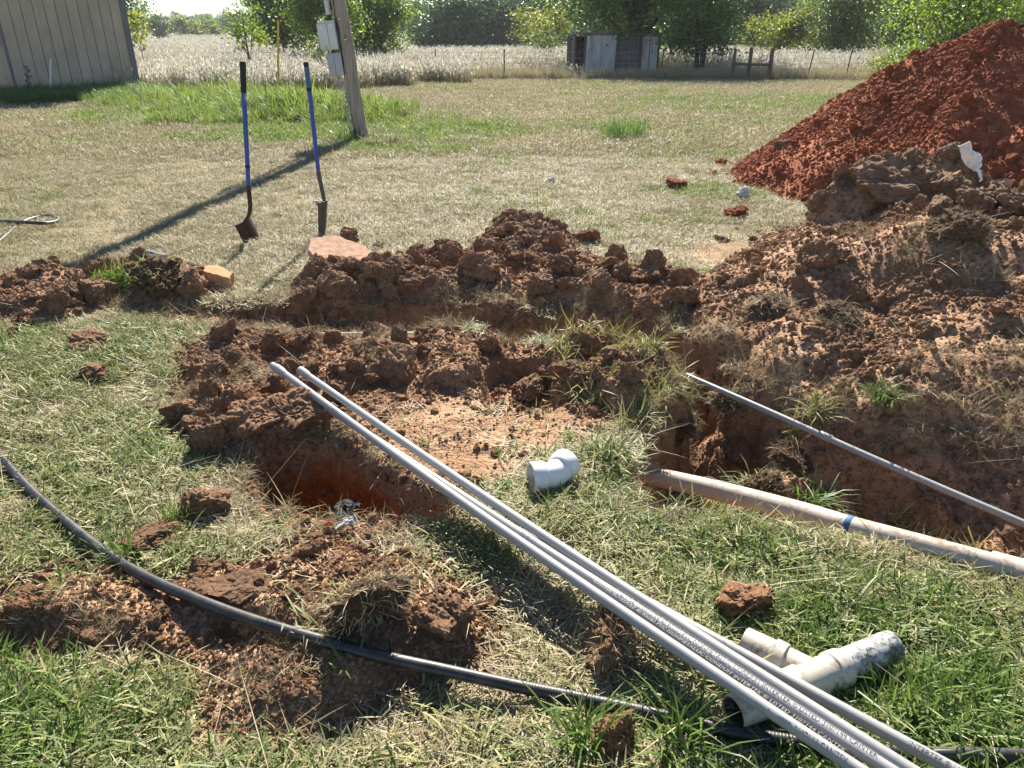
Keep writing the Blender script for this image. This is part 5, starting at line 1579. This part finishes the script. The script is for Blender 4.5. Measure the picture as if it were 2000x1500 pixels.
# crumpled sheets
def crumpled(name, label, cat, corners, mat, seed, amp=0.02, n=14, curl=0.0):
    c = sum(corners, Vector()) / 4
    V = []; rr = np.random.default_rng(seed)
    U, W = np.meshgrid(np.linspace(0, 1, n), np.linspace(0, 1, n))
    u_, w_ = U.ravel(), W.ravel()
    P = np.array([(corners[0] * (1 - a) * (1 - b) + corners[1] * a * (1 - b) + corners[2] * a * b + corners[3] * (1 - a) * b - c)[:] for a, b in zip(u_, w_)])
    nn = (corners[1] - corners[0]).cross(corners[3] - corners[0]).normalized()
    k = fbm2(u_, w_, 3.0, 3, seed) * amp + curl * (np.abs(u_ - 0.5) * 2) ** 2
    P = P + np.outer(k, np.array(nn)) + rr.normal(size=P.shape) * amp * 0.06
    e = amp * 1.2 * fbm2(u_ * 5, w_ * 5, 1.0, 2, seed + 3)
    P[:, 0] += e; P[:, 2] += e * 0.6
    i = (np.arange(n - 1)[:, None] * n + np.arange(n - 1)[None, :]).ravel()
    F = np.stack([i, i + 1, i + n + 1, i + n], 1)
    me = mesh_np(name, P, F, False, None, [mat])
    o = obj(name, me, None, c)
    so = o.modifiers.new("thickness", 'SOLIDIFY'); so.thickness = 0.003
    tag(o, label, cat); return o
M['white_plastic'] = plain("muddy_white_plastic", (0.72, 0.70, 0.64), 0.5, 0.4, 0, 0.06, 10, 0.0, ((0.36, 0.26, 0.18), 0.58, 0.7))
M['cardboard'] = plain("muddy_cardboard", (0.36, 0.25, 0.17), 0.85, 0.2, 0, 0.15, 10, 0, ((0.18, 0.11, 0.08), 0.5, 0.7))
M['black_film'] = plain("black_plastic_film", (0.02, 0.02, 0.023), 0.75, 0.2)
M['grey_cloth'] = plain("grey_fibre_cloth", (0.40, 0.40, 0.41), 0.9, 0.2, 0, 0.35, 120, 0.003)
M['orange_chip'] = plain("orange_plastic", (0.75, 0.16, 0.03), 0.5)
def litter():
    def pt(px, py, up=0.0): 
        p = hit(px, py); return p + Vector((0, -0.02, up))
    Yw = hit(1903, 345).y - 0.30
    q = lambda a, b, dy=0: atY(a, b, Yw + dy)
    crumpled("plastic_scrap", "white torn plastic scrap sticking out of the grey clay hump", "plastic scrap", [q(1876, 284, .02), q(1898, 274, .06), q(1924, 318, .06), q(1906, 336, -.02)], M['white_plastic'], 5, 0.015, 12, 0.03)
    crumpled("torn_strip", "thin white torn strip hanging below the white plastic scrap", "plastic scrap", [q(1902, 328, -.03), q(1912, 326, 0), q(1920, 352, -.01), q(1914, 354, -.03)], M['white_plastic'], 7, 0.008, 8, 0.0)
    Yc = hit(1945, 372).y - 0.03
    q2 = lambda a, b, dy=0: atY(a, b, Yc + dy)
    crumpled("cardboard_scrap", "muddy curled cardboard scrap lying right of the white plastic scrap", "cardboard", [q2(1916, 360, -.04), q2(1980, 346, -.02), q2(1972, 366, -.10), q2(1924, 374, -.12)], M['cardboard'], 9, 0.02, 12, 0.02)
    z = -0.03
    crumpled("plastic_film", "piece of black plastic film on the near rim of the square hole", "plastic scrap", [at(645, 985, -.05), at(690, 972, -.03), at(702, 1004, .01), at(652, 1010, .01)], M['black_film'], 11, 0.02, 12, 0.02)
    crumpled("fibre_cloth", "small piece of grey fibre cloth in front of the black plastic film", "cloth", [at(662, 1012, .02), at(690, 1006, .03), at(694, 1024, .015), at(656, 1030, .012)], M['grey_cloth'], 13, 0.008, 10, 0.005)
    o = crumpled("plastic_chip", "tiny bright orange plastic chip by the rim of the square hole", "plastic scrap", [at(637, 1020, .02), at(648, 1017, .025), at(650, 1023, .015), at(639, 1027, .01)], M['orange_chip'], 15, 0.003, 6, 0.004)
    a, b = at(256, 487, 0.03), at(310, 498, 0.035)
    r = empty("blue_pipe_end", ((a.x + b.x) / 2, (a.y + b.y) / 2, 0)); tag(r, "pale pipe with a blue end lying on the lawn behind the left spoil ridge", "pipe")
    d = b - a
    MB().tube([a, a + d * 0.55], 0.0165, 14).build("pipe", M['pvc_grey'], r, True)
    MB().tube([a + d * 0.5, a + d * 0.85], 0.0195, 14).build("blue_sleeve", M['blue'], r, True)
    MB().tube([a + d * 0.84, a + d * 1.25], 0.0165, 14).build("pipe", M['conduit'], r, True)
litter()

# ------------------------------------------------------------------ grass: tufts scattered by the ten thousand
def blades(rng, n, R, L, Lv, w, tilt, tilt_v, curl, z0=0.0, tint=(0, 1)):
    """n tapered curved blades; returns verts, triangles, tint"""
    a0 = rng.uniform(0, 2 * math.pi, n); rr = R * np.sqrt(rng.random(n))
    bx, by = rr * np.cos(a0), rr * np.sin(a0)
    az = rng.uniform(0, 2 * math.pi, n)
    ln = L * np.clip(1 + Lv * rng.normal(size=n), 0.3, 2.2)
    th = np.abs(tilt + tilt_v * rng.normal(size=n)); cu = curl * (0.4 + rng.random(n))
    wd = w * rng.uniform(0.7, 1.3, n)
    px, py, pz = bx, by, np.full(n, 0.0) + z0 * rng.random(n)
    sx, sy = -np.sin(az), np.cos(az)
    V = []
    for k in range(4):
        hw = wd * (0.8, 1.0, 0.72, 0.0)[k] * 0.5
        if k < 3:
            V.append(np.stack([px - sx * hw, py - sy * hw, pz], 1)); V.append(np.stack([px + sx * hw, py + sy * hw, pz], 1))
        else:
            V.append(np.stack([px, py, pz], 1))
        s = ln / 3
        px = px + s * np.sin(th) * np.cos(az); py = py + s * np.sin(th) * np.sin(az); pz = np.maximum(pz + s * np.cos(th), 0.002)
        th = th + cu
    V = np.stack(V, 1).reshape(-1, 3)
    i = np.arange(n)[:, None] * 7
    F = np.concatenate([i + np.array([q]) for q in ([0, 1, 3], [0, 3, 2], [2, 3, 5], [2, 5, 4], [4, 5, 6])], 1).reshape(-1, 3)
    tn = np.repeat(rng.uniform(tint[0], tint[1], n), 7)
    return V, F, tn

def join(parts):
    V, F, T, off = [], [], [], 0
    for v, f, t in parts:
        V.append(v); F.append(f + off); T.append(t); off += len(v)
    return np.concatenate(V), np.concatenate(F), np.concatenate(T)

def tuft_set(name, mat, k, fn):
    ms = []
    for s in range(k):
        V, F, T = join(fn(np.random.default_rng(700 + s * 13 + len(name))))
        ms.append(mesh_np(name, V, F, True, {"tint": T}, [mat]))
    return variants(name, ms), k

T_GREEN = tuft_set("green_tuft", M['g_green'], 8, lambda r: [blades(r, 11, 0.035, 0.055, 0.4, 0.0048, 0.85, 0.35, 0.35), blades(r, 6, 0.04, 0.06, 0.3, 0.0042, 1.25, 0.2, 0.1, 0.02, (0.5, 1))])
T_CLIP = tuft_set("clipping_tuft", M['g_clip'], 8, lambda r: [blades(r, 24, 0.07, 0.05, 0.5, 0.0044, 1.38, 0.16, 0.10, 0.018), blades(r, 7, 0.07, 0.035, 0.3, 0.004, 0.8, 0.4, 0.3, 0.0, (0, 0.6))])
T_CLIPL = tuft_set("hanging_tuft", M['g_clip'], 6, lambda r: [blades(r, 14, 0.03, 0.09, 0.4, 0.004, 0.9, 0.4, 0.5, 0, (0.25, 1))])
T_STRAW = tuft_set("straw_tuft", M['g_straw'], 6, lambda r: [blades(r, 28, 0.075, 0.04, 0.5, 0.003, 1.42, 0.13, 0.06, 0.012), blades(r, 8, 0.07, 0.025, 0.3, 0.003, 0.7, 0.4, 0.3)])
T_LONG = tuft_set("long_straw", M['g_straw'], 6, lambda r: [blades(r, 2, 0.05, 0.17, 0.45, 0.002, 1.4, 0.15, 0.06, 0.012)])
T_LAWN = tuft_set("lawn_patch", M['g_lawn'], 8, lambda r: [blades(r, 90, 0.16, 0.035, 0.4, 0.0042, 0.8, 0.45, 0.25), blades(r, 60, 0.16, 0.05, 0.4, 0.0036, 1.38, 0.15, 0.05, 0.012, (0.3, 1))])
T_LAWN_G = tuft_set("lawn_green_patch", M['g_fresh'], 6, lambda r: [blades(r, 110, 0.16, 0.05, 0.4, 0.0045, 0.5, 0.35, 0.3, 0, (0, 0.7))])
T_FAR = tuft_set("far_lawn_patch", M['g_lawn'], 6, lambda r: [blades(r, 120, 0.34, 0.055, 0.4, 0.009, 0.7, 0.45, 0.25)])
T_FAR_G = tuft_set("far_green_patch", M['g_fresh'], 6, lambda r: [blades(r, 120, 0.34, 0.075, 0.4, 0.009, 0.5, 0.35, 0.3, 0, (0, 0.75))])
T_WEED = tuft_set("weed_tuft", M['g_fresh'], 6, lambda r: [blades(r, 46, 0.16, 0.38, 0.3, 0.014, 0.3, 0.22, 0.38), blades(r, 18, 0.18, 0.2, 0.3, 0.02, 0.7, 0.3, 0.4)])
T_TALL = tuft_set("tall_tuft", M['g_tall'], 6, lambda r: [blades(r, 60, 0.2, 0.62, 0.25, 0.014, 0.28, 0.18, 0.5)])
T_ROOT = tuft_set("root_tuft", M['g_straw'], 5, lambda r: [blades(r, 26, 0.03, 0.05, 0.5, 0.0012, 0.9, 0.6, 0.5, 0.01, (0, 0.7))])

def meadow_set():
    ms = []
    for s in range(6):
        r = np.random.default_rng(900 + s)
        V, F, T = join([blades(r, 90, 0.55, 0.72, 0.22, 0.012, 0.16, 0.12, 0.14), blades(r, 60, 0.55, 0.42, 0.3, 0.014, 0.4, 0.25, 0.3, 0, (0, 0.6))])
        tips = V[:90 * 7].reshape(90, 7, 3)[:, 6]
        sel = tips[r.random(90) < 0.75]
        n = len(sel)
        hv = []; hf = []
        for k in range(3):                                     # fluffy heads: three crossed spindles
            a = r.uniform(0, 3.14, n); w = r.uniform(0.02, 0.04, n); h = r.uniform(0.06, 0.15, n)
            dx, dy = np.cos(a) * w, np.sin(a) * w
            Z = np.zeros(n)
            hv.append(np.stack([sel + np.stack([Z, Z, -h], 1), sel + np.stack([dx, dy, -h * 0.35], 1), sel + np.stack([Z, Z, h * 0.3], 1), sel - np.stack([dx, dy, h * 0.35], 1)], 1).reshape(-1, 3))
            i = np.arange(n)[:, None] * 4 + k * n * 4
            hf.append(np.concatenate([i + np.array([[0, 1, 2]]), i + np.array([[0, 2, 3]])], 1).reshape(-1, 3))
        HV = np.concatenate(hv); HFc = np.concatenate(hf) + len(V)
        T2 = r.random(len(HV))
        mi = np.concatenate([np.zeros(len(F), np.int32), np.ones(len(HFc), np.int32)])
        ms.append(mesh_np("meadow_tuft", np.concatenate([V, HV]), np.concatenate([F, HFc]), True, {"tint": np.concatenate([T, T2])}, [M['g_meadow'], M['g_seed']], mi))
    dry = []
    for s in range(5):
        r = np.random.default_rng(950 + s)
        V, F, T = join([blades(r, 110, 0.5, 0.42, 0.3, 0.012, 0.25, 0.2, 0.25), blades(r, 40, 0.5, 0.6, 0.2, 0.008, 0.12, 0.1, 0.12, 0, (0.5, 1))])
        dry.append(mesh_np("dry_tuft", V, F, True, {"tint": T}, [M['g_meadow']]))
    return (variants("meadow_tuft", ms), 6), (variants("dry_tuft", dry), 5)
T_MEADOW, T_DRY = meadow_set()

def spread(name, label, ts, P, S, seed, tilt=0.12, cat="grass"):
    rng = np.random.default_rng(seed)
    n = len(P)
    R = np.stack([rng.normal(size=n) * tilt, rng.normal(size=n) * tilt, rng.uniform(0, 2 * math.pi, n)], 1)
    o = scatter(name, P, R, S, ts[0], ts[1], None, seed)
    tag(o, label, cat); return o

def rnd_in(rng, n, x0, x1, y0, y1): return rng.uniform(x0, x1, n), rng.uniform(y0, y1, n)

def near_view(x, y): return (np.abs(x) < 0.78 * y + 0.75)

def grass():
    rng = np.random.default_rng(1234)
    # near grass, within a few metres
    x, y = rnd_in(rng, 78000, -4.6, 4.6, 0.9, 5.6)
    k = near_view(x, y); x, y = x[k], y[k]
    s = soil_mask(x, y); g = green_mask(x, y)
    cq = at(960, 850); pad = np.hypot((x - cq.x) / 0.5, (y - cq.y) / 0.42) < 1.0
    lim = np.where(pad, 0.965, np.where((y < 2.3) & (fbm2(x, y, 3.3, 3, 403) > 0.1) & (heap_max(x, y) < 0.09), 0.95, 1.1))
    free = rng.random(len(x)) > np.minimum(s * 1.25, lim)
    for pl, dd in CLEAR: free &= sd_line(x, y, pl) > dd
    n1 = fbm2(x, y, 2.2, 3, 400)
    isg = free & (rng.random(len(x)) < np.clip(g * 1.35 - 0.10 + 0.25 * n1, 0, 0.95) * sstep(5.6, 4.2, y))
    thin = fbm2(x, y, 3.0, 3, 402)
    isg &= rng.random(len(x)) < np.where(y > 1.75, 0.62, 0.9)
    free &= rng.random(len(x)) > 0.55 * sstep(0.15, 0.7, thin)
    isg &= free
    isc = free & ~isg & (rng.random(len(x)) < np.clip(0.30 + 0.5 * g + 0.4 * n1, 0, 1) * sstep(5.2, 4.0, y))
    iss = free & ~isg & ~isc
    def pts(m, dz=0.0): return np.stack([x[m], y[m], surf(x[m], y[m]) + dz], 1)
    spread("green_grass", "green grass blades of the near lawn between the soil heaps", T_GREEN, pts(isg), 0.6 + 0.55 * rng.random(isg.sum()) ** 1.5 + 0.5 * g[isg] * sstep(2.6, 1.4, y[isg]), 1, 0.25)
    spread("grass_clippings", "pale grey-green cut grass lying on the near lawn", T_CLIP, pts(isc, 0.004), 0.7 + 0.6 * rng.random(isc.sum()), 2, 0.2)
    spread("straw_thatch", "short straw-coloured dead grass of the near lawn", T_STRAW, pts(iss), 0.7 + 0.6 * rng.random(iss.sum()), 3, 0.15)
    x2, y2 = rnd_in(rng, 2600, -3.6, 3.6, 1.0, 5.0)
    k = near_view(x2, y2) & (rng.random(len(x2)) > 0.75 * soil_mask(x2, y2)); x2, y2 = x2[k], y2[k]
    spread("long_dry_stalks", "single long dry stalks lying across grass and soil", T_LONG, np.stack([x2, y2, surf(x2, y2) + 0.01], 1), 0.6 + 0.7 * rng.random(len(x2)), 4, 0.3)
    # roots and thatch on torn sods
    x3, y3 = rnd_in(rng, 30000, -3.0, 2.8, 1.2, 5.2)
    d = np.minimum.reduce([np.abs(sd_poly(x3, y3, TRENCH)), np.abs(sd_poly(x3, y3, HOLE) )])
    hh = heap_max(x3, y3)
    k = ((d < 0.10) & (rng.random(len(x3)) < 0.55)) | ((hh > 0.01) & (fbm2(x3, y3, 3.0, 3, 420) > 0.5) & (rng.random(len(x3)) < 0.3))
    x3, y3 = x3[k], y3[k]
    spread("torn_roots", "fine dry roots on the torn soil edges and clods", T_ROOT, np.stack([x3, y3, surf(x3, y3) + 0.005], 1), 0.6 + 0.9 * rng.random(len(x3)), 5, 0.7, "roots")
    # hanging grass on the overturned sods and along the trench rims
    x4, y4 = rnd_in(rng, 9000, 0.1, 2.8, 1.9, 4.2)
    ds = sd_poly(x4, y4, SODS); dt = sd_poly(x4, y4, TRENCH)
    k = ((ds > -0.05) & (fbm2(x4, y4, 4.0, 3, 431) > -0.25) & (rng.random(len(x4)) < 0.17)) | ((dt > 0.03) & (dt < 0.5) & (fbm2(x4, y4, 3.4, 3, 430) > 0.42) & (y4 < 3.5) & (x4 < 1.75) & (rng.random(len(x4)) < 0.6))
    x4, y4 = x4[k], y4[k]
    spread("sod_grass", "pale green grass hanging from the overturned sods at the trench bend", T_CLIPL, np.stack([x4, y4, surf(x4, y4) + 0.01], 1), 0.8 + 0.8 * rng.random(len(x4)), 6, 0.9)
    xs, ys = rnd_in(rng, 1500, -3.2, -1.6, 4.2, 5.2)
    k = (sd_poly(xs, ys, LEFTR) > 0.03) & (fbm2(xs, ys, 2.2, 3, 440) > 0.25); xs, ys = xs[k], ys[k]
    spread("ridge_grass", "torn grass on top of the left spoil ridge", T_GREEN, np.stack([xs, ys, surf(xs, ys) + 0.02], 1), 0.7 + 0.7 * rng.random(len(xs)), 7, 0.8)
    # dry lawn
    x, y = rnd_in(rng, 22000, -11, 10, 4.4, 13)
    k = near_view(x, y); x, y = x[k], y[k]
    sm = soil_mask(x, y) + 0.0; g = green_mask(x, y)
    bald = sstep(0.35, 0.9, fbm2(x, y, 0.9, 4, 450))
    free = (rng.random(len(x)) > sm * 1.3) & (rng.random(len(x)) > 0.6 * bald)
    gg = free & (rng.random(len(x)) < np.clip(g * 0.9 - 0.12, 0, 1))
    dd = free & ~gg
    f = lambda m: np.stack([x[m], y[m], surf(x[m], y[m])], 1)
    spread("dry_lawn", "straw-dry mown lawn behind the trench", T_LAWN, f(dd), 0.75 + 0.5 * rng.random(dd.sum()), 8)
    spread("lawn_green", "green blades mixed into the dry lawn behind the trench", T_LAWN_G, f(gg), 0.6 + 0.5 * rng.random(gg.sum()), 9)
    x, y = rnd_in(rng, 30000, -30, 27, 11.5, 37)
    k = near_view(x, y); x, y = x[k], y[k]
    g = green_mask(x, y)
    gg = rng.random(len(x)) < np.clip(g - 0.12, 0, 1)
    f = lambda m: np.stack([x[m], y[m], surf(x[m], y[m])], 1)
    spread("lawn_grass", "dry lawn stretching back to the wire fence", T_FAR, f(~gg), 0.8 + 0.5 * rng.random((~gg).sum()), 10)
    spread("lawn_grass", "greener grass round the utility pole", T_FAR_G, f(gg), 0.7 + 0.6 * rng.random(gg.sum()), 11)
    # tall weeds by the yellow post, tall grass by the shed
    x, y = rnd_in(rng, 5200, -12, -2.4, 15.5, 27)
    q = np.minimum.reduce([np.hypot((x + 5.0) / 3.6, (y - 18.6) / 2.6), np.hypot((x + 8.2) / 3.4, (y - 23.0) / 3.2), np.hypot((x + 7.0) / 3.0, (y - 20.5) / 2.6)]) + 0.22 * fbm2(x, y, 0.8, 3, 460)
    k = (q < 0.95) & (rng.random(len(x)) < 0.3); x, y, q = x[k], y[k], q[k]
    spread("tall_weeds", "bright green knee-high weeds round the yellow post", T_WEED, np.stack([x, y, surf(x, y)], 1), 0.5 + 1.1 * np.clip(1 - q, 0, 1) * (0.4 + 1.0 * rng.random(len(x))), 12, 0.15, "weeds")
    t = rng.random(1700); w = rng.uniform(-0.3, 2.6, 1700)
    base = np.array([(SHED_A + (SHED_B - SHED_A) * (1.35 * a - 0.18) + SHED_N * b)[:2] for a, b in zip(t, w)])
    x, y = base[:, 0], base[:, 1]
    spread("shed_grass", "long arching grass along the foot of the tan shed", T_TALL, np.stack([x, y, surf(x, y)], 1), (0.42 + 0.34 * rng.random(len(x))) * (1 - 0.10 * np.clip(w, 0, 3)), 13, 0.12)
    # meadow beyond the fence
    FY = at(1000, 158).y
    P, S = [], []
    for (y0, y1, dens, sc) in ((FY + 0.3, 52, 2.6, 1.0), (52, 80, 1.1, 1.25), (80, 130, 0.45, 1.6), (130, 290, 0.10, 2.2)):
        n = int((y1 - y0) * (y1 + y0) * 0.8 * dens)
        yy = rng.uniform(y0, y1, n); xx = yy * rng.uniform(-0.8, 0.8, n)
        P.append(np.stack([xx, yy], 1)); S.append(sc * rng.uniform(0.75, 1.2, n))
    P = np.concatenate(P); S = np.concatenate(S)
    x, y = P[:, 0], P[:, 1]
    white = np.clip(0.1 + 0.85 * sstep(FY + 2, FY + 14, y) + 0.35 * fbm2(x, y, 0.09, 3, 470) + 0.2 * fbm2(x, y, 0.5, 2, 471), 0, 1)
    wm = rng.random(len(x)) < white
    oy = at(1200, 143).y; ox = atY(1200, 130, oy).x
    clear = (np.abs(x - ox) < 3.4) & (y > FY + 0.6) & (y < oy + 3.2)
    x, y, S, wm = x[~clear], y[~clear], S[~clear], wm[~clear]
    z = ground_h(x, y)
    P3 = np.stack([x, y, z], 1)
    Sv = np.stack([S, S, np.clip(S, 0, 1.05) * rng.uniform(0.8, 1.15, len(S)) * np.where(y < FY + 5, 0.75, 1)], 1)
    spread("white_meadow", "meadow of tall dry grass with white seed heads beyond the fence", T_MEADOW, P3[wm], Sv[wm], 14, 0.04)
    spread("tan_meadow", "tan dry grass along the wire fence", T_DRY, P3[~wm], Sv[~wm], 15, 0.06)
    # meadow reaching forward on the left between the shed and the weeds
    xx, yy = rnd_in(rng, 900, -14.5, -2.0, 25.5, FY + 0.5)
    k = yy > 26.5 + 2.2 * sstep(-8, -3, xx) * 2.2 + 1.2 * fbm2(xx, yy, 0.6, 2, 480); xx, yy = xx[k], yy[k]
    spread("seeded_grass", "tall dry seeded grass between the tan shed and the fence", T_MEADOW, np.stack([xx, yy, ground_h(xx, yy)], 1), rng.uniform(0.55, 1.0, len(xx)), 16, 0.05)
    # taller fringe left unmown at the foot of the fence
    xx = rng.uniform(-6, 24, 420); yy = FY + rng.uniform(-0.7, 0.4, 420)
    spread("fence_fringe", "unmown brown grass fringe at the foot of the wire fence", T_DRY, np.stack([xx, yy, ground_h(xx, yy)], 1), np.stack([rng.uniform(0.5, 0.9, 420)] * 2 + [rng.uniform(0.5, 1.0, 420)], 1), 17, 0.08)
grass()

# single plants
def plant(name, label, p, seed, n, R, L, w, tilt, curl, mat, cat="plant"):
    r = np.random.default_rng(seed)
    V, F, T = blades(r, n, R, L, 0.3, w, tilt, 0.2, curl)
    z = surf1(p.x, p.y)
    o = obj(name, mesh_np(name, V, F, True, {"tint": T}, [mat]), None, (p.x, p.y, z)); tag(o, label, cat, "single grass tufts and clumps"); return o
plant("grass_clump", "single taller green grass clump in the middle of the far lawn", at(1215, 268), 31, 420, 0.42, 0.34, 0.008, 0.25, 0.25, M['g_tall'])
plant("grass_clump", "shaggy grass clump at the right foot of the utility pole", at(752, 282), 32, 260, 0.36, 0.24, 0.008, 0.4, 0.4, M['g_lawn'])
plant("grass_clump", "ragged grass clump at the left foot of the utility pole", at(676, 276), 33, 150, 0.25, 0.28, 0.008, 0.3, 0.4, M['g_tall'])
plant("grass_tuft", "green grass tuft hanging on the far wall of the deep trench", at(1725, 790, 0.05), 34, 90, 0.06, 0.15, 0.006, 0.6, 0.6, M['g_green'])
plant("grass_tuft", "bright grass tuft left of the square clod in the trench bottom", at(1395, 905, -0.2), 35, 110, 0.06, 0.17, 0.006, 0.7, 0.5, M['g_clip'])
plant("grass_tuft", "pale grass tuft beside the sewer pipe in the trench bottom", at(1480, 935, -0.2), 36, 130, 0.07, 0.17, 0.006, 0.7, 0.5, M['g_clip'])
plant("grass_tuft", "drooping grass tuft right of the matted sod clump", at(1590, 960, -0.2), 37, 150, 0.07, 0.18, 0.006, 0.7, 0.55, M['g_green'])
plant("grass_tuft", "leafy green tuft behind the white elbow at the block's corner", at(1195, 905), 38, 110, 0.09, 0.14, 0.007, 0.5, 0.5, M['g_clip'])
plant("grass_tuft", "bright green tuft beside the round clod at the bottom edge", at(1140, 1460), 39, 70, 0.05, 0.16, 0.006, 0.4, 0.45, M['g_green'])
plant("grass_tuft", "bright green tuft by the coupling of the black pipe", at(1330, 1470), 40, 80, 0.06, 0.17, 0.006, 0.4, 0.45, M['g_green'])
plant("grass_tuft", "green grass tuft against the black pipe at the far left", at(235, 1100), 41, 80, 0.05, 0.13, 0.004, 0.3, 0.4, M['g_green'])
plant("grass_tuft", "upright green tuft right of the tan clod left of the hole", at(345, 1020), 42, 60, 0.05, 0.11, 0.004, 0.3, 0.4, M['g_green'])

def dark_weed(label, px, base_py, top_py, Y, seed):
    b = atY(px, base_py, Y); t = atY(px - 3, top_py, Y)
    root = empty("seedy_weed", (b.x, b.y, 0)); tag(root, label, "weed")
    rnd = random.Random(seed)
    P = spline([Vector((b.x, b.y, 0)), b.lerp(t, 0.5) + Vector((0.03, 0, 0)), t], 6)
    MB().tube(P, [0.010 - 0.007 * k / (len(P) - 1) for k in range(len(P))], 5).build("stem", M['bark'], root)
    m = MB()
    for k in range(26):
        p = P[rnd.randint(4, len(P) - 1)]
        d = Vector((rnd.uniform(-1, 1), rnd.uniform(-.5, .5), rnd.uniform(0.1, 0.9))).normalized() * rnd.uniform(0.06, 0.16)
        w = d.orthogonal().normalized() * 0.018
        m.add([p, p + d * .5 + w, p + d, p + d * .5 - w], [(0, 1, 2, 3)])
    m.build("leaves", M['l_dark'], root)
dark_weed("dark seedy weed stalk in front of the shed wall left of the white pipe", 55, 190, 132, SHED_A.y - 0.5, 3)
dark_weed("dark seedy weed stalk close left of the utility pole", 681, 228, 182, at(690, 240).y, 4)

# ------------------------------------------------------------------ thin summer haze between here and the far wood
def haze():
    m = MB().box((0, 430, 13), (760, 560, 15))
    t = NT("summer_haze")
    v = t.new("ShaderNodeVolumePrincipled")
    v.inputs["Color"].default_value = (0.86, 0.92, 1.0, 1)
    v.inputs["Density"].default_value = 0.0003
    v.inputs["Anisotropy"].default_value = 0.25
    t.l(v.outputs[0], t.out.inputs["Volume"])
    o = m.build("haze", t.m); tag(o, "thin bluish summer haze over the whole field", "haze", None, "stuff")
haze()
